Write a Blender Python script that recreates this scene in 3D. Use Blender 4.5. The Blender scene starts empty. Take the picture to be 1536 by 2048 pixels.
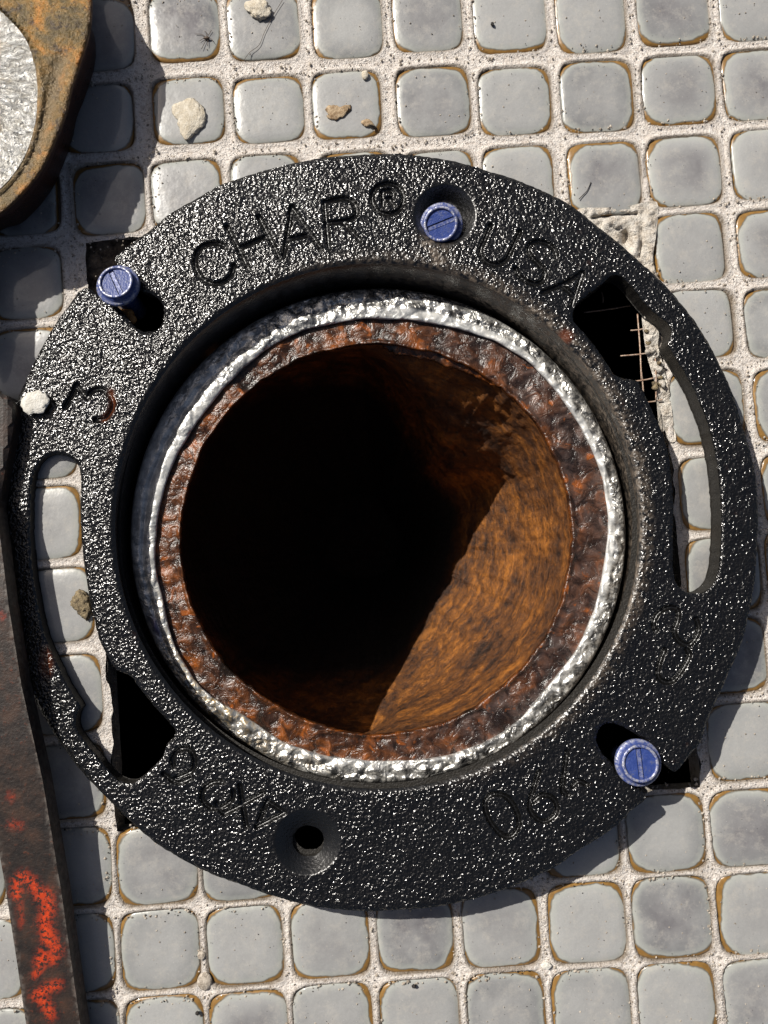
import bpy, bmesh, math, random
import numpy as np
from mathutils import Matrix, Vector
from mathutils.geometry import delaunay_2d_cdt
random.seed(7)
S = bpy.context.scene
COL = S.collection
# ------------------------------------------------------------------ camera
# one unit is a centimetre; floor plane z=0; PX = size of one photo pixel at the floor
S.unit_settings.scale_length = 0.01
FPX, PITCH = 1650.0, 2.0
AX, AY, YAW, TX, TY, HG = -5.00183649e-02, 3.33810430e-03, 7.18234467e-02, -3.39067243, 6.27715154, 9.89250005
H = HG * PITCH
PX = H / FPX
Rx = np.array([[1, 0, 0], [0, math.cos(AX), -math.sin(AX)], [0, math.sin(AX), math.cos(AX)]])
Ry = np.array([[math.cos(AY), 0, math.sin(AY)], [0, 1, 0], [-math.sin(AY), 0, math.cos(AY)]])
RC = Rx @ Ry                                   # world -> camera
cam_d = bpy.data.cameras.new("camera")
cam = bpy.data.objects.new("camera", cam_d); COL.objects.link(cam)
M = Matrix([list(r) for r in RC.T]).to_4x4(); M.translation = Vector((0, 0, H))
cam.matrix_world = M
cam_d.sensor_fit = 'VERTICAL'; cam_d.sensor_height = 36; cam_d.lens = 36 * FPX / 2048
cam_d.clip_start = 0.5; cam_d.clip_end = 2000
S.camera = cam
# ------------------------------------------------------------------ light
SUNV = Vector((-0.80, 0.66, 1.0)).normalized()
EL = math.asin(SUNV.z); AZ = math.atan2(SUNV.x, SUNV.y)
W = bpy.data.worlds.new("World"); S.world = W; W.use_nodes = True
wn = W.node_tree
sky = wn.nodes.new('ShaderNodeTexSky'); sky.sky_type = 'NISHITA'; sky.sun_disc = False
sky.dust_density = 4.0; sky.ozone_density = 0.2; sky.air_density = 0.7
sky.sun_elevation = EL; sky.sun_rotation = AZ
bg = wn.nodes['Background']; bg.inputs['Strength'].default_value = 0.05
wn.links.new(sky.outputs[0], bg.inputs['Color'])
sd = bpy.data.lights.new("sun", 'SUN'); sd.energy = 5.0; sd.angle = math.radians(0.6); sd.color = (1.0, 0.955, 0.88)
so = bpy.data.objects.new("sun", sd); COL.objects.link(so)
so.rotation_euler = SUNV.to_track_quat('Z', 'Y').to_euler()
so.location = SUNV * 60
S.view_settings.view_transform = 'Standard'; S.view_settings.look = 'None'
S.view_settings.exposure = 0.0; S.view_settings.gamma = 1.0
# ------------------------------------------------------------------ photo <-> place helpers
def ray(px, py):
    d = np.stack([(np.asarray(px, float) - 768) / FPX, -(np.asarray(py, float) - 1024) / FPX, -np.ones_like(np.asarray(px, float))], -1)
    return d @ RC
def P(px, py, h=0.0):
    """point at height h (in photo pixels of floor scale) seen at photo px,py"""
    d = ray(px, py); t = (np.asarray(h) * PX - H) / d[..., 2]
    return np.stack([d[..., 0] * t, d[..., 1] * t, H + d[..., 2] * t], -1)
def top_h(px, py):                              # height of the flange top face, it leans up to the right
    return 27 + 0.0366 * (np.asarray(px, float) - 67) + 0.0293 * (np.asarray(py, float) - 1050)
def F(px, py, dh=0.0):
    return P(px, py, top_h(px, py) + dh)
def rim_h(px, py):
    return -44 + 0.030 * (np.asarray(py, float) - 1077) + 0.018 * (np.asarray(px, float) - 760)
# vectorised value noise
def _h(ix, iy, iz, s):
    n = (ix * 374761393 + iy * 668265263 + iz * 2147483647 + s * 1274126177) & 0x7fffffff
    n = ((n ^ (n >> 13)) * 1274126177) & 0x7fffffff
    n = ((n ^ (n >> 16)) * 668265263) & 0x7fffffff
    return ((n >> 8) & 0xffff) / 65535.0
def vn(x, y, z=0.0, s=0):
    x = np.asarray(x, float); y = np.asarray(y, float) + 0 * x; z = np.asarray(z, float) + 0 * x
    ix, iy, iz = np.floor(x).astype(np.int64), np.floor(y).astype(np.int64), np.floor(z).astype(np.int64)
    fx, fy, fz = x - ix, y - iy, z - iz
    fx, fy, fz = [f * f * (3 - 2 * f) for f in (fx, fy, fz)]
    r = 0
    for a in (0, 1):
        for b in (0, 1):
            for c in (0, 1):
                r = r + _h(ix + a, iy + b, iz + c, s) * (fx if a else 1 - fx) * (fy if b else 1 - fy) * (fz if c else 1 - fz)
    return r * 2 - 1
def fbm(x, y, z=0.0, s=0, o=3):
    r, a = 0, 1.0
    x = np.asarray(x, float); y = np.asarray(y, float)
    for k in range(o):
        r = r + a * vn(x * 2 ** k, y * 2 ** k, np.asarray(z, float) * 2 ** k, s + k); a *= .5
    return r / 1.75
def spline(pts, n=8, closed=False):
    p = np.array(pts, float); out = []
    m = len(p)
    for i in range(m if closed else m - 1):
        g = lambda k: p[k % m] if closed else p[min(max(k, 0), m - 1)]
        a, b, c, d = g(i - 1), g(i), g(i + 1), g(i + 2)
        for k in range(n):
            t = k / n
            out.append(.5 * ((2 * b) + (-a + c) * t + (2 * a - 5 * b + 4 * c - d) * t * t + (-a + 3 * b - 3 * c + d) * t ** 3))
    if not closed: out.append(p[-1])
    return np.array(out)
def densify(poly, step, closed=True):
    p = np.array(poly, float); out = []
    m = len(p)
    for i in range(m if closed else m - 1):
        a, b = p[i], p[(i + 1) % m]
        k = max(1, int(round(np.linalg.norm(b - a) / step)))
        for j in range(k): out.append(a + (b - a) * j / k)
    if not closed: out.append(p[-1])
    return np.array(out)
def inside(poly, x, y):
    r = np.zeros(np.shape(x), bool); p = np.asarray(poly); j = len(p) - 1
    for i in range(len(p)):
        xi, yi = p[i]; xj, yj = p[j]
        if yi != yj:
            c = ((yi > y) != (yj > y)) & (x < (xj - xi) * (y - yi) / (yj - yi) + xi)
            r ^= c
        j = i
    return r
def segdist(poly, x, y, closed=False):
    p = np.asarray(poly, float); m = len(p); best = np.full(np.shape(x), 1e9)
    for i in range(m if closed else m - 1):
        a, b = p[i], p[(i + 1) % m]; d = b - a; L = max(d @ d, 1e-9)
        t = np.clip(((x - a[0]) * d[0] + (y - a[1]) * d[1]) / L, 0, 1)
        best = np.minimum(best, np.hypot(x - a[0] - t * d[0], y - a[1] - t * d[1]))
    return best
# ------------------------------------------------------------------ object helpers
def link(o, parent=None):
    COL.objects.link(o)
    if parent is not None: o.parent = parent
    return o
def mk(name, verts, faces, mat, parent=None, smooth=True, attr=None, origin=None):
    """one mesh object; verts in world space; origin = world origin of the object"""
    me = bpy.data.meshes.new(name)
    v = np.asarray(verts, float).reshape(-1, 3)
    base = Vector(parent.location) if parent is not None else Vector((0, 0, 0))
    if parent is not None and parent.parent is not None: base = base + parent.parent.location
    org = Vector(origin) if origin is not None else base
    v = v - np.array(org)
    me.from_pydata(v.tolist(), [], [list(map(int, f)) for f in faces])
    if attr is not None:
        a = me.color_attributes.new("mask", 'FLOAT_COLOR', 'POINT')
        arr = np.ones((len(v), 4)); arr[:, :attr.shape[1]] = attr
        a.data.foreach_set('color', arr.ravel())
    if mat is not None: me.materials.append(mat)
    me.validate()
    bm = bmesh.new(); bm.from_mesh(me); bmesh.ops.recalc_face_normals(bm, faces=bm.faces[:])
    bm.to_mesh(me); bm.free()
    if smooth: me.polygons.foreach_set('use_smooth', [True] * len(me.polygons))
    o = bpy.data.objects.new(name, me); link(o, parent)
    o.location = org - base
    return o
def mkraw(name, verts, faces, mat, parent=None, smooth=True, attr=None):
    """same for big sheets whose winding is already right"""
    me = bpy.data.meshes.new(name)
    v = np.asarray(verts, float); f = np.asarray(faces, np.int32); k = f.shape[1]
    base = np.array(parent.location) if parent is not None else np.zeros(3)
    v = v - base
    me.vertices.add(len(v)); me.vertices.foreach_set('co', v.ravel())
    me.loops.add(f.size); me.loops.foreach_set('vertex_index', f.ravel())
    me.polygons.add(len(f)); me.polygons.foreach_set('loop_start', np.arange(0, f.size, k, dtype=np.int32))
    me.polygons.foreach_set('loop_total', np.full(len(f), k, np.int32))
    me.update(calc_edges=True)
    if attr is not None:
        a = me.color_attributes.new("mask", 'FLOAT_COLOR', 'POINT')
        arr = np.ones((len(v), 4)); arr[:, :attr.shape[1]] = attr
        a.data.foreach_set('color', arr.ravel())
    me.materials.append(mat)
    if smooth: me.polygons.foreach_set('use_smooth', [True] * len(me.polygons))
    o = bpy.data.objects.new(name, me); return link(o, parent)
def empty(name, loc, label, cat, group=None):
    o = bpy.data.objects.new(name, None); o.location = loc; o.empty_display_size = .2; link(o)
    o['label'] = label; o['category'] = cat
    if group: o['group'] = group
    return o
def tag(o, label, cat, group=None):
    o['label'] = label; o['category'] = cat
    if group: o['group'] = group
    return o
def gridfaces(nu, nv, closed_u=True):
    f = []
    for i in range(nu if closed_u else nu - 1):
        for j in range(nv - 1):
            a, b = i * nv + j, ((i + 1) % nu) * nv + j
            f.append((a, a + 1, b + 1, b))
    return f
# ------------------------------------------------------------------ materials
class NT:
    def __init__(s, name):
        s.m = bpy.data.materials.new(name); s.m.use_nodes = True; s.t = s.m.node_tree
        s.b = s.t.nodes['Principled BSDF']; s.tc = s.n('ShaderNodeTexCoord')
    def n(s, ty, **k):
        x = s.t.nodes.new(ty)
        for a, b in k.items(): setattr(x, a, b)
        return x
    def l(s, a, b): s.t.links.new(a, b)
    def set(s, sock, v):
        if hasattr(v, 'is_output'): s.l(v, sock)
        else: sock.default_value = v if not (isinstance(v, tuple) and len(v) == 3 and sock.type == 'RGBA') else (*v, 1)
    def noise(s, scale, detail=3, rough=.55, vec=None, dist=0.0, w=None):
        x = s.n('ShaderNodeTexNoise')
        x.inputs['Scale'].default_value = scale; x.inputs['Detail'].default_value = detail
        x.inputs['Roughness'].default_value = rough; x.inputs['Distortion'].default_value = dist
        s.l(vec if vec is not None else s.tc.outputs['Object'], x.inputs['Vector'])
        return x.outputs['Fac']
    def voro(s, scale, feat='F1', vec=None, out='Distance', rnd=1.0):
        x = s.n('ShaderNodeTexVoronoi', feature=feat)
        x.inputs['Scale'].default_value = scale; x.inputs['Randomness'].default_value = rnd
        s.l(vec if vec is not None else s.tc.outputs['Object'], x.inputs['Vector'])
        return x.outputs[out]
    def ramp(s, fac, stops):
        x = s.n('ShaderNodeValToRGB'); e = x.color_ramp.elements
        while len(e) < len(stops): e.new(.5)
        for i, (p, c) in enumerate(stops):
            e[i].position = p
            e[i].color = (*c, 1) if isinstance(c, tuple) else (c, c, c, 1)
        s.l(fac, x.inputs[0]); return x.outputs[0]
    def mix(s, fac, a, b, mode='MIX'):
        x = s.n('ShaderNodeMix', data_type='RGBA', blend_type=mode)
        s.set(x.inputs[0], fac); s.set(x.inputs[6], a); s.set(x.inputs[7], b); return x.outputs[2]
    def math(s, op, a, b=0.0, c=None, clamp=False):
        x = s.n('ShaderNodeMath', operation=op); x.use_clamp = clamp
        s.set(x.inputs[0], a); s.set(x.inputs[1], b)
        if c is not None: s.set(x.inputs[2], c)
        return x.outputs[0]
    def attr(s, ch=None):
        x = s.n('ShaderNodeAttribute', attribute_name='mask')
        if ch is None: return x.outputs['Color']
        y = s.n('ShaderNodeSeparateColor'); s.l(x.outputs['Color'], y.inputs[0]); return y.outputs[ch]
    def bump(s, h, dist, strength=1.0, prev=None):
        x = s.n('ShaderNodeBump'); s.set(x.inputs['Strength'], strength); x.inputs['Distance'].default_value = dist
        s.l(h, x.inputs['Height'])
        if prev is not None: s.l(prev, x.inputs['Normal'])
        return x.outputs[0]
    def done(s, color=None, rough=None, metal=None, normal=None, spec=None, coat=None, coat_rough=None):
        b = s.b
        if color is not None: s.set(b.inputs['Base Color'], color)
        if rough is not None: s.set(b.inputs['Roughness'], rough)
        if metal is not None: s.set(b.inputs['Metallic'], metal)
        if spec is not None: s.set(b.inputs['Specular IOR Level'], spec)
        if coat is not None: s.set(b.inputs['Coat Weight'], coat)
        if coat_rough is not None: s.set(b.inputs['Coat Roughness'], coat_rough)
        if normal is not None: s.l(normal, b.inputs['Normal'])
        return s.m

def m_cast():
    t = NT("black cast iron"); r = t.attr(0); g = t.attr(1)
    a = t.noise(15, 1.3, .5, dist=.4); v = t.voro(16, 'SMOOTH_F1'); c = t.noise(27, 1, .5)
    h = t.math('ADD', t.math('MULTIPLY', a, .9), t.math('MULTIPLY', v, -.55))
    h = t.math('ADD', h, t.math('MULTIPLY', c, .20))
    st = t.math('MULTIPLY_ADD', r, .94, .06)
    nb = t.bump(h, .035, st)
    dust = t.ramp(t.noise(7, 4, .7), [(.42, 0.0), (.64, 1.0)])
    base = t.mix(t.noise(2.3, 3), (.003, .003, .0033), (.008, .0077, .0073))
    spot = t.ramp(t.noise(1.1, 4, .65), [(.66, 0.0), (.76, 1.0)])
    base = t.mix(t.math('MULTIPLY', spot, .35), base, (.05, .018, .008))
    dustc = t.mix(t.noise(16, 3), (.05, .032, .022), (.34, .27, .20))
    base = t.mix(t.math('MULTIPLY', g, dust), base, dustc)
    b = t.attr(2)
    base = t.mix(b, base, (.12, .032, .010))
    ro = t.math('MULTIPLY_ADD', t.math('MULTIPLY', g, dust), .45, .17)
    ro = t.math('ADD', ro, t.math('MULTIPLY', t.math('SUBTRACT', 1.0, r), .2))
    return t.done(base, ro, 0.0, nb, .8)
def m_castwall():
    t = NT("rough cast side"); n = t.noise(9, 4, .6)
    return t.done(t.mix(n, (.006, .006, .006), (.030, .026, .021)), .55, 0, t.bump(t.noise(20, 3), .03, .8), .4)
def m_lead():
    t = NT("hammered lead"); r = t.attr(0)
    a = t.noise(4.2, 1.5, .5, dist=1.4); v = t.voro(5.5, 'SMOOTH_F1'); fine = t.noise(18, 2, .6)
    h = t.math('ADD', a, t.math('ADD', t.math('MULTIPLY', v, -.5), t.math('MULTIPLY', fine, .16)))
    pa = t.ramp(t.noise(1.7, 2, .5), [(.38, .25), (.56, 1.0)])
    nb = t.bump(h, .13, t.math('MULTIPLY', pa, t.math('MULTIPLY_ADD', r, .9, .1)))
    c = t.mix(t.ramp(t.noise(4, 4, .65), [(.42, 0.0), (.56, 1.0)]), (.15, .15, .15), (.88, .87, .83))
    sm = t.math('SUBTRACT', 1.0, r, clamp=True)
    c = t.mix(t.math('MULTIPLY', sm, .8), c, t.mix(t.noise(7, 4, .6), (.45, .46, .46), (.85, .86, .85)))  # smooth lead is paler; this also brightens the ring's shaded side by colour
    c = t.mix(t.math('MULTIPLY', t.attr(1), t.ramp(t.noise(8, 4, .7), [(.45, 0.0), (.6, 1.0)])), c, (.42, .30, .15))
    c = t.mix(t.attr(2), c, (.12, .10, .20))
    return t.done(c, t.math('MULTIPLY_ADD', t.noise(10, 2), .34, .2), t.math('MULTIPLY_ADD', r, .7, .08), nb)
def m_rust(name, deep=False):
    t = NT(name)
    o3 = t.tc.outputs['Object']
    if deep:      # streaks that run round the bore
        sp = t.n('ShaderNodeSeparateXYZ'); t.l(o3, sp.inputs[0])
        ang = t.math('ARCTAN2', sp.outputs[1], sp.outputs[0]); rad = t.math('POWER', t.math('ADD', t.math('MULTIPLY', sp.outputs[0], sp.outputs[0]), t.math('MULTIPLY', sp.outputs[1], sp.outputs[1])), .5)
        cb = t.n('ShaderNodeCombineXYZ'); t.l(t.math('MULTIPLY', ang, 2.0), cb.inputs[0]); t.l(t.math('MULTIPLY', rad, 3.0), cb.inputs[1]); t.l(t.math('MULTIPLY', sp.outputs[2], 1.1), cb.inputs[2])
        st = t.noise(1.9, 5, .65, vec=cb.outputs[0], dist=.9)
        a = t.noise(.75, 5, .62, dist=.6); b = t.noise(4, 6, .75)
        s = t.math('ADD', t.math('MULTIPLY', a, .42), t.math('ADD', t.math('MULTIPLY', st, .26), t.math('MULTIPLY', b, .32)))
        c = t.ramp(s, [(.40, (.020, .009, .005)), (.46, (.075, .028, .009)), (.52, (.165, .058, .010)), (.61, (.42, .15, .02))])
        c = t.mix(t.ramp(t.noise(11, 4, .7), [(.60, 0.0), (.74, .45)]), c, (.34, .22, .12))
        h = t.math('ADD', t.math('MULTIPLY', b, .9), t.math('MULTIPLY', st, 1.0))
        c = t.mix(t.attr(2), c, (.010, .007, .006))  # lower bore painted near black, deep shade put into the colour
        return t.done(c, t.math('MULTIPLY_ADD', b, .5, .35), 0, t.bump(h, .10, 1.0), .5)
    a = t.noise(1.1, 4, .6, dist=.6); b = t.noise(3.2, 4, .6, dist=.7); f = t.noise(14, 4, .65)
    s = t.math('ADD', t.math('MULTIPLY', a, .45), t.math('MULTIPLY', b, .55))
    c = t.ramp(s, [(.38, (.014, .009, .006)), (.46, (.042, .017, .009)), (.54, (.11, .036, .010)), (.65, (.30, .085, .013))])
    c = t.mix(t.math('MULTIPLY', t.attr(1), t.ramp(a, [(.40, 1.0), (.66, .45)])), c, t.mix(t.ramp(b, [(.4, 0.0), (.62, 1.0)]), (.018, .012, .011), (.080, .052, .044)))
    c = t.mix(t.ramp(t.noise(3.1, 2, .5, dist=.6), [(.63, 0.0), (.72, .8)]), c, (.32, .085, .012))
    c = t.mix(t.ramp(f, [(.62, 0.0), (.72, .4)]), c, (.26, .19, .14))
    h = t.math('ADD', t.math('MULTIPLY', b, 1.3), t.math('ADD', t.math('MULTIPLY', f, .2), t.math('MULTIPLY', t.voro(3.4, 'SMOOTH_F1'), -.4)))
    return t.done(c, t.math('MULTIPLY_ADD', b, .5, .02), 0, t.bump(h, .06, 1.0), .55)
def m_tile():
    t = NT("grey glazed mosaic")
    oi = t.n('ShaderNodeObjectInfo'); rnd = oi.outputs['Random']
    sp = t.n('ShaderNodeSeparateXYZ'); t.l(t.tc.outputs['Object'], sp.inputs[0])
    add = t.n('ShaderNodeVectorMath', operation='ADD'); t.l(t.tc.outputs['Object'], add.inputs[0])
    cmb = t.n('ShaderNodeCombineXYZ'); sc = t.math('MULTIPLY', rnd, 91.0)
    for i in range(3): t.l(sc, cmb.inputs[i])
    t.l(cmb.outputs[0], add.inputs[1]); vec = add.outputs[0]
    hx = .905
    ox = t.math('MULTIPLY_ADD', t.math('FRACT', t.math('MULTIPLY', rnd, 13.7)), .10, -.05)
    oy = t.math('MULTIPLY_ADD', t.math('FRACT', t.math('MULTIPLY', rnd, 29.3)), .10, -.05)
    x = t.math('DIVIDE', t.math('ABSOLUTE', t.math('ADD', sp.outputs[0], ox)), hx); y = t.math('DIVIDE', t.math('ABSOLUTE', t.math('ADD', sp.outputs[1], oy)), hx)
    def pw(a, n): return t.math('POWER', a, n)
    d = pw(t.math('ADD', pw(x, 3.3), pw(y, 3.3)), 1 / 3.3)
    wob = t.math('MULTIPLY_ADD', t.noise(1.6, 3, vec=vec), .24, -.125)
    d2 = t.math('ADD', d, wob)
    d2 = t.math('ADD', d2, t.math('MULTIPLY_ADD', t.noise(9, 3, vec=vec), .03, -.015))
    # glaze body
    cen = t.ramp(d, [(.35, 1.0), (.95, 0.0)])
    cool = t.mix(rnd, (.17, .175, .18), (.45, .452, .44))
    hue = t.mix(t.math('FRACT', t.math('MULTIPLY', rnd, 7.13)), (.125, .115, .128), (.46, .46, .445))
    body = t.mix(t.math('MULTIPLY', cen, .85), cool, hue)
    body = t.mix(t.ramp(t.noise(1.1, 4, .6, vec=vec), [(.35, 0.0), (.75, .75)]), body, (.42, .42, .41))
    body = t.mix(t.ramp(t.noise(26, 3, .6, vec=vec), [(.3, .16), (.7, 0.0)]), body, (.16, .16, .16))
    rimc = t.ramp(d2, [(.78, 0.0), (.93, .75)])
    body = t.mix(rimc, body, (.40, .415, .38))
    # specks of dirt and bright grit on the glaze
    sv = t.voro(5.2, vec=vec)
    body = t.mix(t.ramp(sv, [(.035, .85), (.06, 0.0)]), body, (.03, .028, .026))
    sv2 = t.voro(9.5, vec=vec)
    body = t.mix(t.ramp(sv2, [(.035, .8), (.055, 0.0)]), body, (.75, .73, .7))
    dust = t.ramp(t.noise(2.6, 8, .82, vec=vec), [(.50, 0.0), (.72, .65)])
    body = t.mix(dust, body, (.50, .47, .42))
    # amber staining round the edge
    amb = t.ramp(d2, [(.955, 0.0), (.975, 1.0)])
    ambc = t.mix(t.noise(7, 4, vec=vec), (.12, .062, .015), (.38, .21, .055))
    col = t.mix(amb, body, ambc)
    line = t.ramp(d2, [(.93, 0.0), (.962, .85), (.98, 0.0)])
    col = t.mix(line, col, (.10, .085, .06))
    h = t.math('ADD', t.noise(2.2, 3, vec=vec), t.math('MULTIPLY', t.noise(40, 2, vec=vec), .02))
    return t.done(col, t.math('MULTIPLY_ADD', t.noise(12, 3, vec=vec), .25, .2), 0, t.bump(h, .03, .7), .5, .7, .05)
def m_grout():
    t = NT("sandy grout")
    a = t.noise(13, 5, .75); b = t.noise(3, 3); v = t.voro(20)
    c = t.ramp(a, [(.30, (.26, .22, .18)), (.39, (.72, .64, .57)), (.50, (.93, .86, .79)), (.75, (.97, .93, .88))])
    c = t.mix(t.ramp(t.noise(8, 5, .8), [(.56, 0.0), (.66, .8)]), c, (.17, .135, .11))
    c = t.mix(t.ramp(v, [(.10, .55), (.2, 0.0)]), c, (.14, .12, .105))
    c = t.mix(t.ramp(b, [(.55, 0.0), (.75, .5)]), c, (.74, .62, .50))
    c = t.mix(t.ramp(t.noise(2.1, 4, .7), [(.66, 0.0), (.74, .6)]), c, (.30, .17, .08))
    # dirty rim line and old mortar painted by the mask
    c = t.mix(t.attr(0), c, t.mix(a, (.06, .042, .022), (.20, .13, .06)))
    h = t.math('ADD', t.math('MULTIPLY', a, 1.4), t.math('MULTIPLY', t.noise(32, 3), .6))
    h = t.math('ADD', h, t.math('MULTIPLY', v, .35))
    return t.done(c, .6, 0, t.bump(h, .055, 1.0), .5)
def m_mortar():
    t = NT("broken mortar"); a = t.noise(4, 6, .75); b = t.noise(15, 4, .7)
    c = t.ramp(a, [(.3, (.30, .24, .18)), (.43, (.74, .66, .56)), (.6, (.92, .87, .79)), (.75, (.78, .68, .58))])
    c = t.mix(t.ramp(b, [(.60, 0.0), (.72, .7)]), c, (.10, .075, .06))
    return t.done(c, .85, 0, t.bump(t.math('ADD', a, b), .12, 1.0), .2)
def m_plain(name, c1, c2, scale=8, rough=.6, metal=0.0, bd=.02, coat=0.0, spec=.5):
    t = NT(name); a = t.noise(scale, 4, .65)
    return t.done(t.mix(t.ramp(a, [(.35, 0.0), (.65, 1.0)]), c1, c2), rough, metal, t.bump(t.noise(scale * 2.5, 4, .65), bd, .9), spec, coat, .15)
def m_blue():
    t = NT("blue coated steel"); a = t.noise(9, 4, .65); e = t.attr(0)
    c = t.mix(t.ramp(a, [(.35, 0.0), (.7, 1.0)]), (.022, .045, .19), (.045, .075, .26))
    worn = t.math('MULTIPLY', e, t.ramp(t.noise(14, 4, .7), [(.42, .05), (.62, .85)]))
    c = t.mix(t.ramp(t.noise(7, 5, .75), [(.56, 0.0), (.66, .55)]), c, (.12, .13, .17))
    c = t.mix(worn, c, (.62, .62, .66))
    return t.done(c, .36, t.math('MULTIPLY', worn, .6), t.bump(t.noise(20, 3), .012, .9), .3)
def m_bar():
    t = NT("old bar steel"); a = t.noise(2.2, 5, .7); b = t.noise(9, 4, .7)
    c = t.ramp(a, [(.35, (.014, .011, .010)), (.5, (.028, .019, .015)), (.66, (.055, .030, .020))])
    c = t.mix(t.ramp(b, [(.6, 0.0), (.72, .7)]), c, (.13, .035, .015))
    red = t.math('MULTIPLY', t.attr(0), t.ramp(t.noise(11, 5, .75), [(.44, 0.0), (.52, 1.0)]))
    c = t.mix(red, c, t.mix(t.noise(9, 5, .7), (.36, .016, .003), (.80, .085, .012)))
    c = t.mix(t.math('MULTIPLY', t.attr(1), t.ramp(t.noise(7, 3), [(.4, .0), (.6, .8)])), c, (.28, .25, .22))
    return t.done(c, .5, 0, t.bump(b, .02, .8), .45)
def m_fit():
    t = NT("rusted brass fitting"); a = t.noise(1.5, 5, .7, dist=.4); b = t.noise(7, 5, .7)
    c = t.ramp(a, [(.32, (.05, .034, .012)), (.45, (.13, .088, .028)), (.56, (.24, .130, .024)), (.70, (.50, .19, .018))])
    c = t.mix(t.ramp(t.noise(3.2, 4, .7), [(.55, 0.0), (.64, .9)]), c, (.040, .024, .014))
    c = t.mix(t.ramp(b, [(.56, 0.0), (.7, .7)]), c, (.035, .020, .012))
    c = t.mix(t.attr(0), c, t.mix(b, (.022, .012, .009), (.13, .05, .028)))
    c = t.mix(t.attr(1), c, t.mix(b, (.14, .095, .045), (.20, .15, .08)))
    return t.done(c, t.math('MULTIPLY_ADD', b, .4, .12), .25, t.bump(t.math('ADD', b, t.math('MULTIPLY', t.noise(20, 3), .4)), .06, 1.0), .6)
def m_disc():
    t = NT("brushed lead face")
    mp = t.n('ShaderNodeMapping'); t.l(t.tc.outputs['Object'], mp.inputs[0])
    g = t.n('ShaderNodeVectorMath', operation='LENGTH'); t.l(t.tc.outputs['Object'], g.inputs[0])
    sp = t.n('ShaderNodeSeparateXYZ'); t.l(t.tc.outputs['Object'], sp.inputs[0])
    ang = t.math('ARCTAN2', sp.outputs[1], sp.outputs[0])
    cb = t.n('ShaderNodeCombineXYZ'); t.l(t.math('MULTIPLY', ang, 5.0), cb.inputs[0]); t.l(t.math('MULTIPLY', g.outputs['Value'], 1.6), cb.inputs[1])
    a = t.noise(3.4, 5, .7, vec=cb.outputs[0], dist=1.0); b = t.noise(16, 3, .6)
    c = t.mix(t.ramp(a, [(.4, 0.0), (.6, 1.0)]), (.42, .40, .36), (.80, .79, .76))
    c = t.mix(t.ramp(t.noise(1.3, 4), [(.55, 0.0), (.7, .6)]), c, (.55, .42, .24))
    h = t.math('ADD', t.math('MULTIPLY', a, 1.2), t.math('MULTIPLY', b, .6))
    return t.done(c, .36, .75, t.bump(h, .07, 1.0), .5)

CAST, WALL, LEAD = m_cast(), m_castwall(), m_lead()
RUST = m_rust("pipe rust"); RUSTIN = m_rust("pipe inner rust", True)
TILE, GROUT, MORTAR, BLUE, BAR, FIT, DISC = m_tile(), m_grout(), m_mortar(), m_blue(), m_bar(), m_fit(), m_disc()
SOIL = m_plain("dark subsoil", (.008, .006, .005), (.022, .017, .013), 4, .95, 0, .06)
DIRT = m_plain("dirty mortar", (.05, .035, .025), (.22, .17, .12), 5, .9, 0, .08)
WIRE = m_plain("wire", (.30, .17, .11), (.60, .48, .38), 12, .45, .3, .01)
CHIPM = m_plain("plaster chip", (.50, .43, .32), (.72, .66, .55), 9, .8, 0, .03)
WHITE = m_plain("white plaster", (.62, .59, .52), (.82, .80, .74), 9, .8, 0, .03)
LEAF = m_plain("dry leaf", (.22, .13, .06), (.50, .38, .24), 9, .7, 0, .03)
CLAY = m_plain("gritty mud", (.10, .075, .045), (.36, .28, .16), 10, .7, 0, .06)
FIBRE = m_plain("fibre", (.05, .03, .02), (.12, .08, .05), 10, .6, 0, .001)
GRIT = m_plain("grit", (.22, .18, .14), (.62, .55, .46), 11, .8, 0, .03)
DGRIT = m_plain("dark grit", (.01, .01, .01), (.05, .04, .035), 11, .8, 0, .03)
SLIVER = m_plain("orange splinter", (.30, .13, .03), (.55, .28, .09), 9, .5, 0, .03)
# ------------------------------------------------------------------ floor: tiles in a grid, grout, hole
def cell(c, r):
    """world xy of the centre of grid cell (column c, row r; row 0 is A)"""
    cy, sy = math.cos(YAW), math.sin(YAW)
    return np.array([(cy * c + sy * r + TX), (sy * c - cy * r + TY)]) * PITCH
MEAS = {}
def a(r, items):
    for c, x0, y0, x1, y1 in items: MEAS[(c, 'ABCDEFGHIJKLM'.index(r))] = (x0, y0, x1, y1)
a('A', [(0, 118, -8, 267, 143), (1, 298, -22, 437, 125), (2, 456, -28, 597, 122), (3, 624, -30, 764, 117), (4, 785, -40, 924, 104), (5, 947, -42, 1091, 107), (6, 1112, -45, 1252, 107), (7, 1274, -58, 1417, 93), (8, 1439, -66, 1585, 82)])
a('B', [(0, 122, 168, 267, 304), (1, 305, 152, 448, 288), (2, 468, 150, 607, 285), (3, 625, 140, 762, 278), (4, 793, 130, 940, 272), (5, 958, 132, 1103, 270), (6, 1122, 118, 1268, 265), (7, 1285, 108, 1433, 250), (8, 1446, 96, 1592, 240)])
a('C', [(-1, -27, 338, 119, 468), (0, 147, 325, 288, 468), (1, 303, 318, 444, 460), (2, 463, 308, 604, 452), (3, 640, 302, 782, 446), (4, 808, 300, 950, 442), (5, 968, 290, 1108, 434), (6, 1137, 283, 1282, 425), (7, 1297, 270, 1443, 412), (8, 1464, 257, 1610, 397)])
a('D', [(-1, -22, 495, 123, 637), (7, 1308, 427, 1452, 563), (8, 1476, 417, 1620, 553)])
a('E', [(-1, -10, 657, 135, 800), (7, 1325, 580, 1471, 715), (8, 1492, 574, 1640, 712)])
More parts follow.
